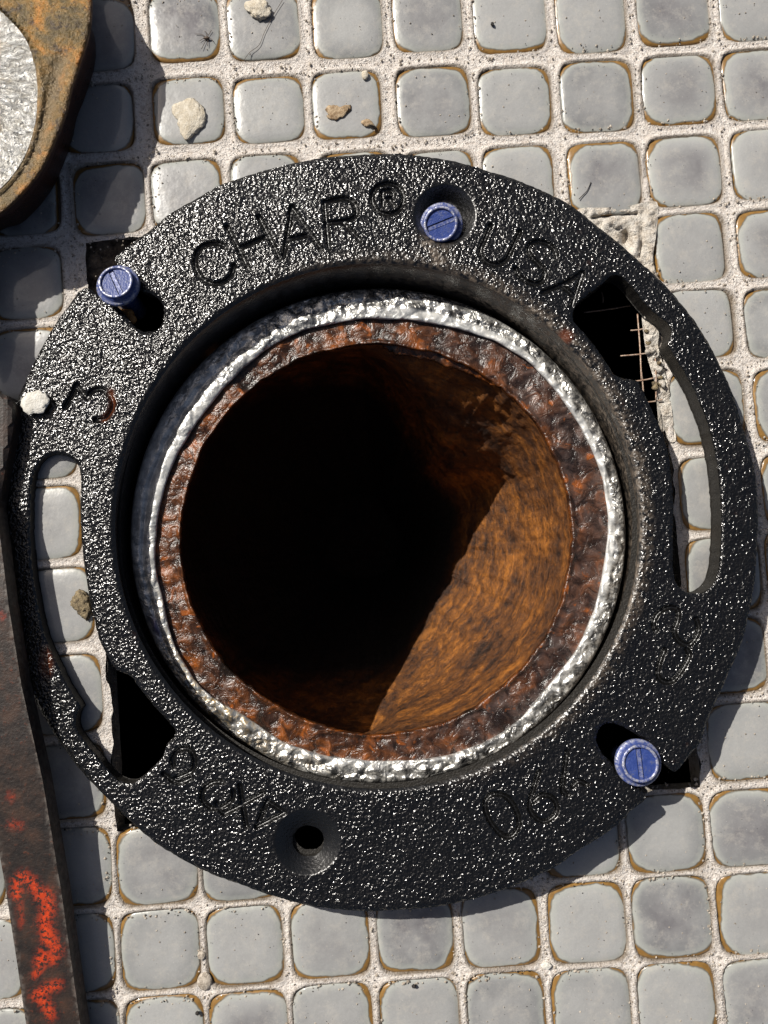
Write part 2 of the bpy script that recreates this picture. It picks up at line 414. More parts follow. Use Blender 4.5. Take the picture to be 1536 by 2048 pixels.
a('F', [(-1, 5, 818, 150, 957), (7, 1345, 740, 1488, 889), (8, 1512, 735, 1658, 882)])
a('G', [(-1, 18, 975, 160, 1116), (7, 1362, 915, 1502, 1058), (8, 1528, 905, 1675, 1050)])
a('H', [(-1, 38, 1139, 184, 1283), (7, 1376, 1078, 1520, 1222)])
a('I', [(-1, 52, 1314, 200, 1465), (7, 1390, 1240, 1530, 1385)])
a('J', [(-1, 67, 1494, 207, 1636), (7, 1420, 1410, 1570, 1557)])
a('K', [(-2, -145, 1672, 5, 1818), (-1, 72, 1662, 218, 1810), (0, 237, 1660, 390, 1805), (1, 407, 1652, 557, 1797), (5, 1087, 1605, 1237, 1748), (6, 1258, 1595, 1408, 1740), (7, 1427, 1584, 1580, 1728)])
a('L', [(-2, -105, 1850, 46, 1996), (-1, 77, 1838, 225, 1983), (0, 245, 1827, 395, 1975), (1, 417, 1820, 562, 1966), (2, 587, 1808, 735, 1951), (3, 759, 1795, 903, 1940), (4, 930, 1784, 1075, 1931), (5, 1102, 1772, 1248, 1922), (6, 1270, 1760, 1419, 1913), (7, 1440, 1753, 1595, 1902)])
a('M', [(-2, -85, 2028, 65, 2180), (-1, 88, 2010, 236, 2160), (0, 255, 2000, 405, 2148), (1, 425, 1990, 572, 2140), (2, 592, 1976, 742, 2124), (3, 765, 1966, 915, 2114), (4, 940, 1952, 1088, 2102), (5, 1110, 1946, 1258, 2094), (6, 1282, 1933, 1430, 2084), (7, 1455, 1926, 1600, 2074)])
TL = []                                       # (x, y, half width, half height, rot)
for r in range(-1, 14):
    for c in range(-3, 11):
        if 0 <= c <= 6 and 3 <= r <= 9: continue
        if c in (2, 3) and r == 10: continue
        if (c, r) in MEAS:
            x0, y0, x1, y1 = MEAS[(c, r)]
            p = P((x0 + x1) / 2, (y0 + y1) / 2, 2)
            TL.append((p[0], p[1], ((x1 - x0) / 2 + 2.0) * PX, ((y1 - y0) / 2 + 2.0) * PX, YAW + random.uniform(-.012, .012)))
        else:
            p = cell(c, r)
            TL.append((p[0] + random.uniform(-.05, .05), p[1] + random.uniform(-.05, .05), .91, .90, YAW + random.uniform(-.012, .012)))
# hole edges in tile-frame coordinates (7 x 7 tiles were taken out)
def world2cell(x, y):
    cy, sy = math.cos(YAW), math.sin(YAW)
    u = x / PITCH - TX; v = y / PITCH - TY
    return cy * u + sy * v, -(-sy * u + cy * v)
HU0, HU1, HV0, HV1 = -.47, 6.42, 2.49, 9.46
h0 = world2cell(*P(222, 1450, 0)[:2]); h1 = world2cell(*P(1400, 1560, 0)[:2]); h2 = world2cell(*P(190, 482, 0)[:2])
HU0, HU1, HV1, HV0 = h0[0], h1[0], world2cell(*P(1350, 1580, 0)[:2])[1], h2[1]
step = 5.2 * PX
umin, umax, vmin, vmax = -3.4, 10.4, -1.4, 13.4
ds = step / PITCH
us = np.arange(umin, umax, ds); vs = np.arange(vmin, vmax, ds)
us = np.sort(np.append(us[(abs(us - HU0) > ds * .5) & (abs(us - HU1) > ds * .5)], [HU0, HU1]))
vs = np.sort(np.append(vs[(abs(vs - HV0) > ds * .5) & (abs(vs - HV1) > ds * .5)], [HV0, HV1]))
UU, VV = np.meshgrid(us, vs, indexing='ij')
cy_, sy_ = math.cos(YAW), math.sin(YAW)
# ragged hole edge
rag = .05 * fbm(UU * 4, VV * 4, 0, 5)
nearU = np.exp(-np.minimum(abs(UU - HU0), abs(UU - HU1)) / .1); nearV = np.exp(-np.minimum(abs(VV - HV0), abs(VV - HV1)) / .1)
UW = UU + rag * nearU; VW = VV + rag * nearV
GX = (cy_ * UW + sy_ * VW + TX) * PITCH; GY = (sy_ * UW - cy_ * VW + TY) * PITCH
best = np.full(GX.shape, 9.0)
for (x, y, hw, hh, ro) in TL:
    m = (abs(GX - x) < 1.4) & (abs(GY - y) < 1.4)
    dx, dy = GX[m] - x, GY[m] - y
    lx = (math.cos(ro) * dx + math.sin(ro) * dy) / hw; ly = (-math.sin(ro) * dx + math.cos(ro) * dy) / hh
    n = 5.5
    d = ((abs(lx) ** n + abs(ly) ** n) ** (1 / n) - 1) * min(hw, hh)
    best[m] = np.minimum(best[m], d)
lum = fbm(GX * 7, GY * 7, 0, 2); lum2 = fbm(GX * 1.7, GY * 1.7, 0, 9)
GZ = 0.012 + .022 * lum + .02 * lum2 - .03 * np.clip(best / .12, 0, 1)
under = np.clip((-best + .01) / .05, 0, 1)
GZ = GZ * (1 - under) - .12 * under
gmask = np.exp(-(np.clip(best, 0, 9) / .034) ** 2) * .85
GZ = GZ + .035 * np.exp(-((best - .045) / .03) ** 2) * (1 - under)
# broken mortar corner where one tile came away with its bed
inh = (UU > HU0 + 1e-6) & (UU < HU1 - 1e-6) & (VV > HV0 + 1e-6) & (VV < HV1 - 1e-6)
nu, nv = GX.shape
fu = (UU[:-1, :-1] + UU[1:, 1:]) / 2; fv = (VV[:-1, :-1] + VV[1:, 1:]) / 2
keep = ~((fu > HU0) & (fu < HU1) & (fv > HV0) & (fv < HV1))
keep &= ~((fu > 1.46) & (fu < 2.3) & (fv > HV1 - .1) & (fv < 10.2))
idx = np.arange(nu * nv).reshape(nu, nv)
q = np.stack([idx[:-1, :-1][keep], idx[:-1, 1:][keep], idx[1:, 1:][keep], idx[1:, :-1][keep]], 1)
used = np.zeros(nu * nv, bool); used[q.ravel()] = True
remap = np.cumsum(used) - 1
V = np.stack([GX.ravel(), GY.ravel(), GZ.ravel()], 1)[used]; A = gmask.ravel()[used][:, None]
q = remap[q][:, ::-1]
floor = mkraw("floor", V, q, GROUT, attr=np.repeat(A, 3, 1))
floor['kind'] = 'structure'
# tiles: three shared meshes with uneven outlines
def tile_mesh(seed):
    rng = random.Random(seed); n = 28; rings = [(0.0, .030), (.45, .028), (.72, .020), (.86, .004), (.945, -.018), (1.0, -.045), (1.0, -.16)]
    bm = bmesh.new(); rows = []
    ph = [rng.uniform(0, 6.28) for _ in range(3)]
    for (s, z) in rings:
        if s == 0: rows.append([bm.verts.new((0, 0, z))]); continue
        row = []
        ex = 5.5 if s > .9 else 4.6
        for k in range(n):
            t = 2 * math.pi * (k + .5) / n
            c, si = math.cos(t), math.sin(t)
            rr = (abs(c) ** ex + abs(si) ** ex) ** (-1 / ex) * .90 * s
            rr *= 1 + .010 * math.sin(2 * t + ph[0]) + .006 * math.sin(3 * t + ph[1]) + .004 * math.sin(5 * t + ph[2])
            row.append(bm.verts.new((rr * c, rr * si, z)))
        rows.append(row)
    for k in range(n): bm.faces.new((rows[0][0], rows[1][k], rows[1][(k + 1) % n]))
    for i in range(1, len(rows) - 1):
        for k in range(n): bm.faces.new((rows[i][k], rows[i + 1][k], rows[i + 1][(k + 1) % n], rows[i][(k + 1) % n]))
    bmesh.ops.recalc_face_normals(bm, faces=bm.faces[:])
    me = bpy.data.meshes.new("tile"); bm.to_mesh(me); bm.free(); me.materials.append(TILE)
    me.polygons.foreach_set('use_smooth', [True] * len(me.polygons)); return me
TM = [tile_mesh(s) for s in range(4)]
for (x, y, hw, hh, ro) in TL:
    o = bpy.data.objects.new("tile", random.choice(TM)); link(o, floor)
    o.location = (x, y, random.uniform(-.006, .012))
    o.rotation_euler = (random.uniform(-.012, .012), random.uniform(-.012, .012), ro + random.choice((0, math.pi / 2, math.pi)))
    o.scale = (hw / .885, hh / .885, 1)
# slab edge down into the hole, dark ground under it
def pit():
    v, f = [], []
    loop = []
    for (u0, v0, u1, v1) in ((HU0, HV0, HU1, HV0), (HU1, HV0, HU1, HV1), (HU1, HV1, HU0, HV1), (HU0, HV1, HU0, HV0)):
        for k in range(60):
            loop.append((u0 + (u1 - u0) * k / 60, v0 + (v1 - v0) * k / 60))
    loop = np.array(loop); cu = (HU0 + HU1) / 2; cv = (HV0 + HV1) / 2
    zs = [-.02, -.3, -.7, -1.2, -2.5, -6, -14]
    for j, z in enumerate(zs):
        n = .06 * fbm(loop[:, 0] * 5, loop[:, 1] * 5, z * 2, 3)
        grow = 1.004 + .012 * min(j, 2) + n * .08
        u = cu + (loop[:, 0] - cu) * grow; w = cv + (loop[:, 1] - cv) * grow
        v.append(np.stack([(cy_ * u + sy_ * w + TX) * PITCH, (sy_ * u - cy_ * w + TY) * PITCH, np.full(len(u), z)], 1))
    L = len(loop); vv = np.concatenate(v)
    for j in range(len(zs) - 1):
        for k in range(L): f.append((j * L + k, j * L + (k + 1) % L, (j + 1) * L + (k + 1) % L, (j + 1) * L + k))
    return vv, f, L
vv, ff, L = pit()
sl = mk("slab_edge", vv[:4 * L], [x for x in ff if max(x) < 4 * L], MORTAR, floor)
def big(u, w, zz): return ((cy_ * u + sy_ * w + TX) * PITCH, (sy_ * u - cy_ * w + TY) * PITCH, zz)
ub = [(umin + .1, vmin + .1), (umax - .1, vmin + .1), (umax - .1, vmax - .1), (umin + .1, vmax - .1)]
gr = mk("ground", [big(u, w, -.13) for u, w in ub] + [big(u, w, -15) for u, w in ub], [(0, 1, 5, 4), (1, 2, 6, 5), (2, 3, 7, 6), (3, 0, 4, 7), (4, 5, 6, 7)], SOIL, None, False)
gr['kind'] = 'structure'
# ------------------------------------------------------------------ flange
OUT = [(230, 517), (243, 503), (260, 489), (300, 461), (340, 428), (390, 399), (440, 371), (500, 350), (569, 331), (620, 320), (679, 313), (762, 308), (812, 309), (895, 320), (945, 332), (985, 345), (1024, 357), (1090, 384), (1144, 413), (1191, 450), (1232, 482), (1270, 515), (1326, 566), (1370, 617), (1404, 665), (1431, 713), (1462, 780), (1484, 850), (1501, 905), (1512, 960), (1516, 1040), (1513, 1110), (1508, 1170), (1496, 1234), (1479, 1296), (1455, 1350), (1438, 1390), (1415, 1440), (1401, 1483), (1376, 1514), (1349, 1543),
       (1325, 1523), (1300, 1490), (1262, 1462), (1230, 1447), (1205, 1450), (1193, 1470), (1198, 1496), (1222, 1524), (1258, 1562), (1291, 1593),
       (1262, 1622), (1233, 1650), (1195, 1678), (1153, 1703), (1113, 1732), (1075, 1751), (1033, 1770), (987, 1786), (927, 1803), (850, 1816), (740, 1822), (660, 1817), (600, 1807), (540, 1790), (487, 1771), (410, 1742), (333, 1700), (280, 1660), (233, 1615), (200, 1582), (160, 1539), (128, 1497), (102, 1457), (75, 1410), (52, 1366), (36, 1325), (24, 1270), (14, 1200), (8, 1120), (6, 1040), (10, 960), (17, 900), (26, 850), (37, 797), (60, 745), (84, 695), (113, 645), (140, 608), (167, 577),
       (196, 588), (222, 603), (248, 628), (268, 652), (293, 664), (318, 657), (328, 634), (324, 606), (306, 590), (283, 580), (258, 558), (238, 535)]
SLOT_L = [(115, 908), (140, 914), (157, 932), (163, 962), (161, 1010), (163, 1060), (166, 1110), (174, 1165), (184, 1220), (199, 1277), (214, 1310), (232, 1338), (240, 1342), (265, 1355), (276, 1371), (305, 1408), (337, 1443), (350, 1458), (349, 1474), (333, 1490), (324, 1514), (300, 1540), (278, 1560), (257, 1566), (229, 1554), (193, 1510), (162, 1472), (152, 1450), (154, 1429), (161, 1414), (148, 1392), (133, 1366), (110, 1318), (90, 1270), (77, 1215), (67, 1150), (62, 1090), (61, 1040), (63, 985), (69, 945), (82, 922), (98, 911)]
SLOT_R = [(1236, 551), (1253, 563), (1282, 597), (1304, 622), (1334, 646), (1342, 666), (1336, 687), (1344, 705), (1364, 737), (1384, 772), (1403, 815), (1421, 867), (1433, 926), (1441, 1000), (1442, 1070), (1437, 1135), (1425, 1168), (1403, 1185), (1375, 1186), (1355, 1170), (1346, 1145), (1346, 1080), (1346, 1000), (1340, 930), (1328, 875), (1308, 830), (1290, 790), (1278, 766), (1262, 759), (1233, 753), (1218, 733), (1198, 704), (1179, 679), (1155, 652), (1146, 638), (1151, 612), (1172, 592), (1205, 567), (1220, 553)]
CS = [(890, 430, 62, 33, 885, 440), (614, 1685, 66, 31, 617, 1682)]      # countersinks: centre, radius, hole radius, hole centre
HUBC, HUBR = (755, 1052), 525
def circ(cx, cy, r, n, wob=0.0, s=0):
    t = np.arange(n) * 2 * math.pi / n
    rr = r * (1 + wob * fbm(np.cos(t) * 3 + 9, np.sin(t) * 3 + 9, 0, s))
    return np.stack([cx + rr * np.cos(t), cy - rr * np.sin(t)], 1)
def rough_edge(p, amp, s):
    x, y = p[:, 0], p[:, 1]
    return p + np.stack([amp * fbm(x / 9, y / 9, 0, s), amp * fbm(x / 9, y / 9, 5, s + 3)], 1)
loops = [rough_edge(densify(spline(OUT, 5, True), 4.2), 1.5, 1),
         rough_edge(densify(spline(SLOT_L, 5, True), 4.2), 1.6, 11),
         rough_edge(densify(spline(SLOT_R, 5, True), 4.2), 1.6, 21),
         circ(CS[0][4], CS[0][5], CS[0][3], 50, .02, 4), rough_edge(circ(CS[1][4], CS[1][5], CS[1][3], 50, .05, 6), 1.5, 7),
         circ(*HUBC, HUBR, 780, .002, 3)]
# cast-in lettering: grooves following the strokes seen in the photograph
G = []
def g(*pts, s=True): G.append(spline(pts, 4) if s and len(pts) > 2 else np.array(pts, float))
def z(ox, oy, k, pts, s=True): g(*[(ox + x / k, oy + y / k) for x, y in pts], s=s)
Z1 = (360, 350, 3.2)
z(*Z1, [(292, 462), (255, 440), (200, 438), (140, 462), (103, 515), (100, 590), (135, 655), (200, 695), (270, 688), (325, 645), (345, 580)])   # C
z(*Z1, [(300, 330), (372, 465), (440, 605)]); z(*Z1, [(505, 268), (572, 400), (640, 535)]); z(*Z1, [(390, 465), (540, 400)])           # H
z(*Z1, [(660, 520), (690, 370), (715, 205)]); z(*Z1, [(715, 205), (800, 330), (905, 475)]); z(*Z1, [(690, 412), (812, 385)])            # A
z(*Z1, [(925, 175), (938, 320), (952, 470)]); z(*Z1, [(925, 175), (1050, 150), (1115, 185), (1128, 250), (1070, 292), (945, 308)]); z(*Z1, [(1038, 300), (1150, 415)])  # R
z(*Z1, [(1330, 52), (1400, 78), (1432, 150), (1400, 225), (1330, 252), (1260, 225), (1228, 150), (1260, 78), (1330, 52)])                # ring of the registered mark
z(*Z1, [(1300, 200), (1295, 105)], False); z(*Z1, [(1295, 105), (1350, 100), (1365, 130), (1350, 150), (1298, 158)]); z(*Z1, [(1335, 155), (1370, 200)], False)
Z2 = (900, 440, 4.518)
z(*Z2, [(365, 50), (310, 180), (275, 270), (305, 360), (400, 405), (500, 365), (555, 265), (630, 105)])                                   # U
z(*Z2, [(962, 345), (935, 260), (860, 207), (765, 200), (708, 250), (728, 325), (800, 400), (852, 455), (852, 525), (790, 575), (700, 560), (625, 505), (595, 440)])  # S
z(*Z2, [(840, 652), (1000, 590), (1195, 478)]); z(*Z2, [(1195, 478), (1150, 620), (1100, 785)]); z(*Z2, [(1005, 592), (1065, 640), (1130, 700)])   # A
Z3 = (0, 740, 5.908)
z(*Z3, [(770, 440), (840, 310), (912, 178)], False); z(*Z3, [(912, 178), (960, 250), (1035, 338)], False)
z(*Z3, [(1035, 338), (1085, 255), (1180, 225), (1285, 285), (1335, 385), (1315, 480), (1240, 575), (1130, 590)])                          # 3
Z4 = (300, 1460, 4.8)
z(*Z4, [(250, 460), (330, 430), (410, 380), (425, 260), (370, 180), (280, 185), (220, 260), (225, 350)]); z(*Z4, [(130, 420), (270, 505), (400, 455)])
z(*Z4, [(700, 500), (610, 500), (520, 560), (500, 660), (580, 745), (700, 735), (790, 660), (800, 590)]); z(*Z4, [(640, 700), (700, 790), (840, 740)])
z(*Z4, [(862, 530), (885, 700), (925, 925)], False); z(*Z4, [(715, 805), (880, 715), (1090, 600)], False)                                # X
z(*Z4, [(1125, 680), (1085, 770), (1045, 870)], False); z(*Z4, [(1025, 925), (1290, 790)], False); z(*Z4, [(1125, 680), (1290, 790)], False)  # 4
Z5 = (920, 1480, 4.267)
z(*Z5, [(215, 600), (215, 520), (275, 462), (370, 470), (440, 530), (490, 640), (500, 730), (440, 820), (350, 805), (260, 700), (215, 600)])  # 0
z(*Z5, [(670, 270), (620, 430), (590, 560), (630, 650), (720, 695), (805, 640), (825, 550), (770, 480), (690, 470), (625, 520)])            # 6
z(*Z5, [(912, 100), (885, 300), (875, 430), (930, 470)]); z(*Z5, [(960, 395), (1010, 350), (1080, 380)])
Z6 = (1240, 1180, 5.19)
z(*Z6, [(370, 425), (345, 350), (385, 250), (500, 180), (590, 200), (600, 300), (560, 420), (600, 520), (700, 570), (780, 500), (815, 400), (790, 300)])
z(*Z6, [(460, 620), (400, 780), (395, 890), (450, 950), (550, 940), (640, 830), (715, 690), (690, 610)])
gx0 = min(p[:, 0].min() for p in loops[:1]); gx1 = loops[0][:, 0].max(); gy0 = loops[0][:, 1].min(); gy1 = loops[0][:, 1].max()
def near(x, y, d=99):
    r = np.full(len(x), 1e9)
    for s in G:
        m = (x > s[:, 0].min() - 12) & (x < s[:, 0].max() + 12) & (y > s[:, 1].min() - 12) & (y < s[:, 1].max() + 12)
        if m.any(): r[m] = np.minimum(r[m], segdist(s, x[m], y[m]))
    return r
STEP = 3.4
xs = np.arange(gx0, gx1, STEP); ys = np.arange(gy0, gy1, STEP * .87)
XX, YY = np.meshgrid(xs, ys); XX = XX + (np.arange(len(ys)) % 2)[:, None] * STEP / 2
rj = np.random.RandomState(3); X = (XX + rj.uniform(-.7, .7, XX.shape)).ravel(); Y = (YY + rj.uniform(-.7, .7, XX.shape)).ravel()
xs2 = np.arange(gx0, gx1, 2.0); ys2 = np.arange(gy0, gy1, 2.0)
X2, Y2 = [q_.ravel() for q_ in np.meshgrid(xs2, ys2)]
rough_band = np.abs(np.hypot(X2 - 760, Y2 - 1060) - 640) < 110
X2, Y2 = X2[rough_band], Y2[rough_band]
n2 = near(X2, Y2); m2 = n2 < 8; X2, Y2 = X2[m2] + rj.uniform(-.3, .3, m2.sum()), Y2[m2] + rj.uniform(-.3, .3, m2.sum())
n1 = near(X, Y); X, Y = X[n1 > 7], Y[n1 > 7]
X = np.concatenate([X, X2]); Y = np.concatenate([Y, Y2])
def flange_in(x, y, marg=0.0):
    ok = inside(loops[0], x, y)
    for p in loops[1:]: ok &= ~inside(p, x, y)
    return ok
ok = flange_in(X, Y); X, Y = X[ok], Y[ok]
for p in loops:
    bx = (X > p[:, 0].min() - 4) & (X < p[:, 0].max() + 4) & (Y > p[:, 1].min() - 4) & (Y < p[:, 1].max() + 4)
    # drop points hugging the outlines (grid hash)
    keyset = {}
    for (qx, qy) in p: keyset.setdefault((int(qx // 4), int(qy // 4)), []).append((qx, qy))
    kill = np.zeros(len(X), bool)
    for i in np.nonzero(bx)[0]:
        kx, ky = int(X[i] // 4), int(Y[i] // 4)
        for ax_ in (-1, 0, 1):
            for ay_ in (-1, 0, 1):
                for (qx, qy) in keyset.get((kx + ax_, ky + ay_), ()):
                    if (X[i] - qx) ** 2 + (Y[i] - qy) ** 2 < 4.4: kill[i] = True
    X, Y = X[~kill], Y[~kill]
allv = [Vector((float(x), float(y))) for p in loops for x, y in p]; edges = []; o0 = 0; LR = []
for p in loops:
    n = len(p); edges += [(o0 + i, o0 + (i + 1) % n) for i in range(n)]; LR.append((o0, n)); o0 += n
allv += [Vector((float(x), float(y))) for x, y in zip(X, Y)]
cv, ce, cf, ov, oe, of = delaunay_2d_cdt(allv, edges, [], 0, 1e-4)
cv = np.array([(q_.x, q_.y) for q_ in cv]); cf = np.array([f_ for f_ in cf if len(f_) == 3], np.int64)
cen = cv[cf].mean(1); cf = cf[flange_in(cen[:, 0], cen[:, 1])]
first = {}
for i, l_ in enumerate(ov):
    for j in l_: first[j] = i
bidx = [[first[o_ + i] for i in range(n)] for (o_, n) in LR]
def relief(x, y):
    rg = np.ones(len(x)); dh = 0
    # grains of the sand casting
    grain = .8 * fbm(x / 11, y / 11, 0, 31, 2) + .75 * np.random.RandomState(12).uniform(-1, 1, len(x)) * np.where(rg > .5, 1, .3)
    n = near(x, y); letter = -8.0 * np.exp(-(n / 4.3) ** 2) + 1.2 * np.exp(-((n - 7.5) / 2.5) ** 2); rg = np.where(n < 5, np.minimum(rg, .3 + .14 * n), rg)
    low = 1.5 * fbm(x / 90, y / 90, 0, 41)
    for (cx, cy, r, hr, hx, hy) in CS:
        d = np.hypot(x - cx, y - cy)
        k = np.clip((r - d) / (r - hr), 0, 1.2); dh = dh - 24 * k * (d < r) ; rg = np.where(d < r + 2, .3, rg)
    hub = np.hypot(x - HUBC[0], y - HUBC[1]) - HUBR
    fade = np.clip(hub / 12, 0, 1); rg = rg * (.15 + .85 * fade)
    dh = dh - 6 * (1 - fade) ** 2
    edge = np.minimum(segdist(loops[0][::3], x, y, True), 99)
    return dh + low + grain * (.15 + .85 * (rg > .5)) + letter, rg, hub, edge
dh, rg, hub, edge = relief(cv[:, 0], cv[:, 1])
dh = dh - 4.5 * np.clip(1 - edge / 7, 0, 1) ** 2
for p in loops[1:3]:
    m = (cv[:, 0] > p[:, 0].min() - 9) & (cv[:, 0] < p[:, 0].max() + 9) & (cv[:, 1] > p[:, 1].min() - 9) & (cv[:, 1] < p[:, 1].max() + 9)
    e = segdist(p[::2], cv[m, 0], cv[m, 1], True); dh[m] -= 4 * np.clip(1 - e / 6, 0, 1) ** 2
ang = np.degrees(np.arctan2(HUBC[1] - cv[:, 1], cv[:, 0] - HUBC[0]))
dustz = np.clip(1 - hub / 34, 0, 1) * np.clip((100 - np.abs(ang - 20)) / 60, 0, 1) * .8
dustz = np.maximum(dustz, np.exp(-((cv[:, 0] - 870) ** 2 + (cv[:, 1] - 512) ** 2) / 700) * .9)
dustz = np.maximum(dustz, np.exp(-((cv[:, 0] - 855) ** 2 + (cv[:, 1] - 490) ** 2) / 300) * 1.0)
rustz = np.exp(-(((cv[:, 0] - 1131) ** 2 + (cv[:, 1] - 673) ** 2) / 210) ** 2) * .9
n3 = segdist(G[14] if False else np.array([(222, 783), (226, 803), (222, 822), (208, 838)]), cv[:, 0], cv[:, 1])
rustz = np.maximum(rustz, .85 * np.exp(-(n3 / 6) ** 2))
rustz = np.maximum(rustz, .7 * np.exp(-(((cv[:, 0] - 92) ** 2 / 200 + (cv[:, 1] - 1325) ** 2 / 900)) ** 2))
TOPV = F(cv[:, 0], cv[:, 1], dh)
# rim of mesh: top sheet + side walls + underside
fl = empty("toilet_flange", tuple(F(np.array(755.), np.array(1052.), -40)), "round black cast iron floor flange with curved slots and cast lettering around the pipe", "pipe flange")
att = np.stack([rg, dustz, rustz], 1)
mkraw("flange_plate", TOPV, cf[:, ::-1] if True else cf, CAST, fl, True, att)
plate = fl.children[0]
# make sure the plate faces up
if plate.data.polygons[0].normal.z < 0: plate.data.flip_normals()
def thick(x): return 26 + .018 * (x - 67)
wv, wf = [], []
for li, b in enumerate(bidx):
    if li == 5: continue
    b = np.array(b); n = len(b); t0 = TOPV[b]
    levels = [0, .12, .4, .7, 1.0]; o_ = sum(len(q_) for q_ in wv)
    x, y = cv[b, 0], cv[b, 1]; k = thick(x)
    ctr = cv[b].mean(0) if li else np.array([760., 1065.])
    for j, lv in enumerate(levels):
        drop = k * lv * PX + (0.0 if j else 0.002)
        nz = .012 * fbm(t0[:, 0] * 9, t0[:, 1] * 9, lv * 3, 51) * (j > 0)
        o3 = t0.copy(); o3[:, 2] -= drop
        nb = np.roll(t0, -1, 0) - np.roll(t0, 1, 0); nn = np.stack([nb[:, 1], -nb[:, 0]], 1); nn /= np.linalg.norm(nn, axis=1)[:, None] + 1e-9
        o3[:, :2] += nn * nz[:, None]
        wv.append(o3)
    for j in range(len(levels) - 1):
        for i in range(n):
            a_, b_ = o_ + j * n + i, o_ + j * n + (i + 1) % n
            wf.append((a_, b_, b_ + n, a_ + n))
mk("flange_side", np.concatenate(wv), wf, WALL, fl)
# underside sheet, coarse
cs = cv[::1]
und = F(cv[:, 0], cv[:, 1], 0); und[:, 2] -= thick(cv[:, 0]) * PX
under_o = mkraw("flange_underside", und, cf, WALL, fl, True)
# hub: from the plate's inner edge down to the caulking
RINGC = (756, 1072); RINGR = 495
NT_ = 780
th = np.arange(NT_) * 2 * math.pi / NT_
b = np.array(bidx[5]); topin = TOPV[b]; bang = np.arctan2(HUBC[1] - cv[b, 1], cv[b, 0] - HUBC[0])
tx, ty = cv[b, 0], cv[b, 1]
low = P(RINGC[0] + (RINGR + 2) * np.cos(bang), RINGC[1] - (RINGR + 2) * np.sin(bang), 0)
lx_, ly_ = RINGC[0] + (RINGR + 9) * np.cos(bang), RINGC[1] - (RINGR + 9) * np.sin(bang)
low = P(lx_, ly_, rim_h(lx_, ly_) - 2)
lev = [(0, 0), (.04, .02), (.15, .05), (.40, .16), (.70, .42), (.90, .72), (1.0, 1.0), (1.02, 1.6)]
hv, ha = [], []
for (s, d) in lev:
    p3 = topin + (low - topin) * s; p3[:, 2] = topin[:, 2] + (low[:, 2] - topin[:, 2]) * d
    nz = fbm(p3[:, 0] * 3, p3[:, 1] * 3, d * 3, 61) * .014 * min(1, d * 8)
    p3[:, 2] += nz; hv.append(p3)
    aa = np.degrees(bang); du = np.clip((85 - np.abs(aa - 15)) / 40, 0, 1) * .95
    ha.append(np.stack([np.full(len(b), .22), du * (1 if d < .9 else .4), du * .0], 1))
hv = np.concatenate(hv); ha = np.concatenate(ha); nb_ = len(b)
hf = [(j * nb_ + i, j * nb_ + (i + 1) % nb_, (j + 1) * nb_ + (i + 1) % nb_, (j + 1) * nb_ + i) for j in range(len(lev) - 1) for i in range(nb_)]
mk("hub", hv, hf, CAST, fl, True, ha)
# ------------------------------------------------------------------ lead caulking ring
PIN = [(1216, 1078), (1212, 1000), (1196, 925), (1165, 860), (1120, 790), (1060, 725), (985, 680), (900, 652), (820, 640), (740, 636), (680, 645), (600, 663), (530, 700), (455, 765), (405, 830), (355, 905), (325, 990), (310, 1070), (313, 1150), (332, 1230), (352, 1300), (395, 1370), (440, 1405), (500, 1440), (560, 1482), (640, 1510), (720, 1520), (800, 1522), (880, 1515), (960, 1490), (1040, 1440), (1100, 1370), (1160, 1290), (1195, 1200)]
pin = spline(PIN, 12, True)
pang = np.arctan2(1078 - pin[:, 1], pin[:, 0] - 763); prad = np.hypot(pin[:, 0] - 763, pin[:, 1] - 1078)
o_ = np.argsort(pang)
def r_in(t):
    t = (np.asarray(t) + math.pi) % (2 * math.pi) - math.pi
    return np.interp(t, pang[o_], prad[o_], period=2 * math.pi)
NL, ML = 900, 26
tl = np.arange(NL) * 2 * math.pi / NL
lv, la = [], []
for i in range(ML):
    s = i / (ML - 1)
    xo, yo = RINGC[0] + RINGR * np.cos(tl), RINGC[1] - RINGR * np.sin(tl)
    ri = r_in(tl) - 3 + 3 * fbm(np.cos(tl) * 8, np.sin(tl) * 8, 0, 71)
    xi, yi = 763 + ri * np.cos(tl), 1078 - ri * np.sin(tl)
    x, y = xo + (xi - xo) * s, yo + (yi - yo) * s
    deg = np.degrees(tl)
    crown = (1 - abs(2 * s - 1) ** 5) * 8 + 5 * s
    # two tool ridges with a groove between them on the shaded side
    two = np.clip(1 - abs(((deg - 165 + 180) % 360) - 180) / 62, 0, 1)
    gro = -9 * two * np.exp(-((s - .48 - .06 * fbm(tl * 9, 0 * tl, 0, 72)) / .09) ** 2)
    q7 = vn(x / 22 + .5 * vn(y / 15, x / 15, 0, 78), y / 22, 0, 73); lum = np.abs(q7) * 9 - 3 + vn(x / 10, y / 10, 0, 74) * 1.5 + fbm(x / 40, y / 40, 0, 76, 2) * 4
    calm = 1 - .6 * two
    h = rim_h(x, y) + 4 + crown + gro + lum * calm * math.sin(math.pi * min(max(s, .04), .96)) ** .5
    if i in (0, ML - 1): h = h - 22
    lv.append(P(x, y, h))
    rrr = np.clip(1 - .85 * two - .75 * np.clip((s - .55) / .1, 0, 1) * np.clip(.55 + .7 * np.cos(tl - .3) + .5 * np.cos(2 * (tl - 3.9)), 0, 1), .06, 1)
    blue = np.exp(-(((deg - 202) / 3.2) ** 2 + ((s - .35) / .2) ** 2))
    la.append(np.stack([rrr, np.clip(1 - abs(deg - 225) / 40, 0, 1) * .9 + .12, blue * .9], 1))
lv = np.stack(lv, 1).reshape(-1, 3); la = np.stack(la, 1).reshape(-1, 3)
lead = mk("lead_seal", lv, gridfaces(NL, ML), LEAD, None, True, la, origin=tuple(P(np.array(756.), np.array(1072.), -30)))
tag(lead, "hammered silvery lead ring packed between the rusty pipe and the black flange", "lead seal")
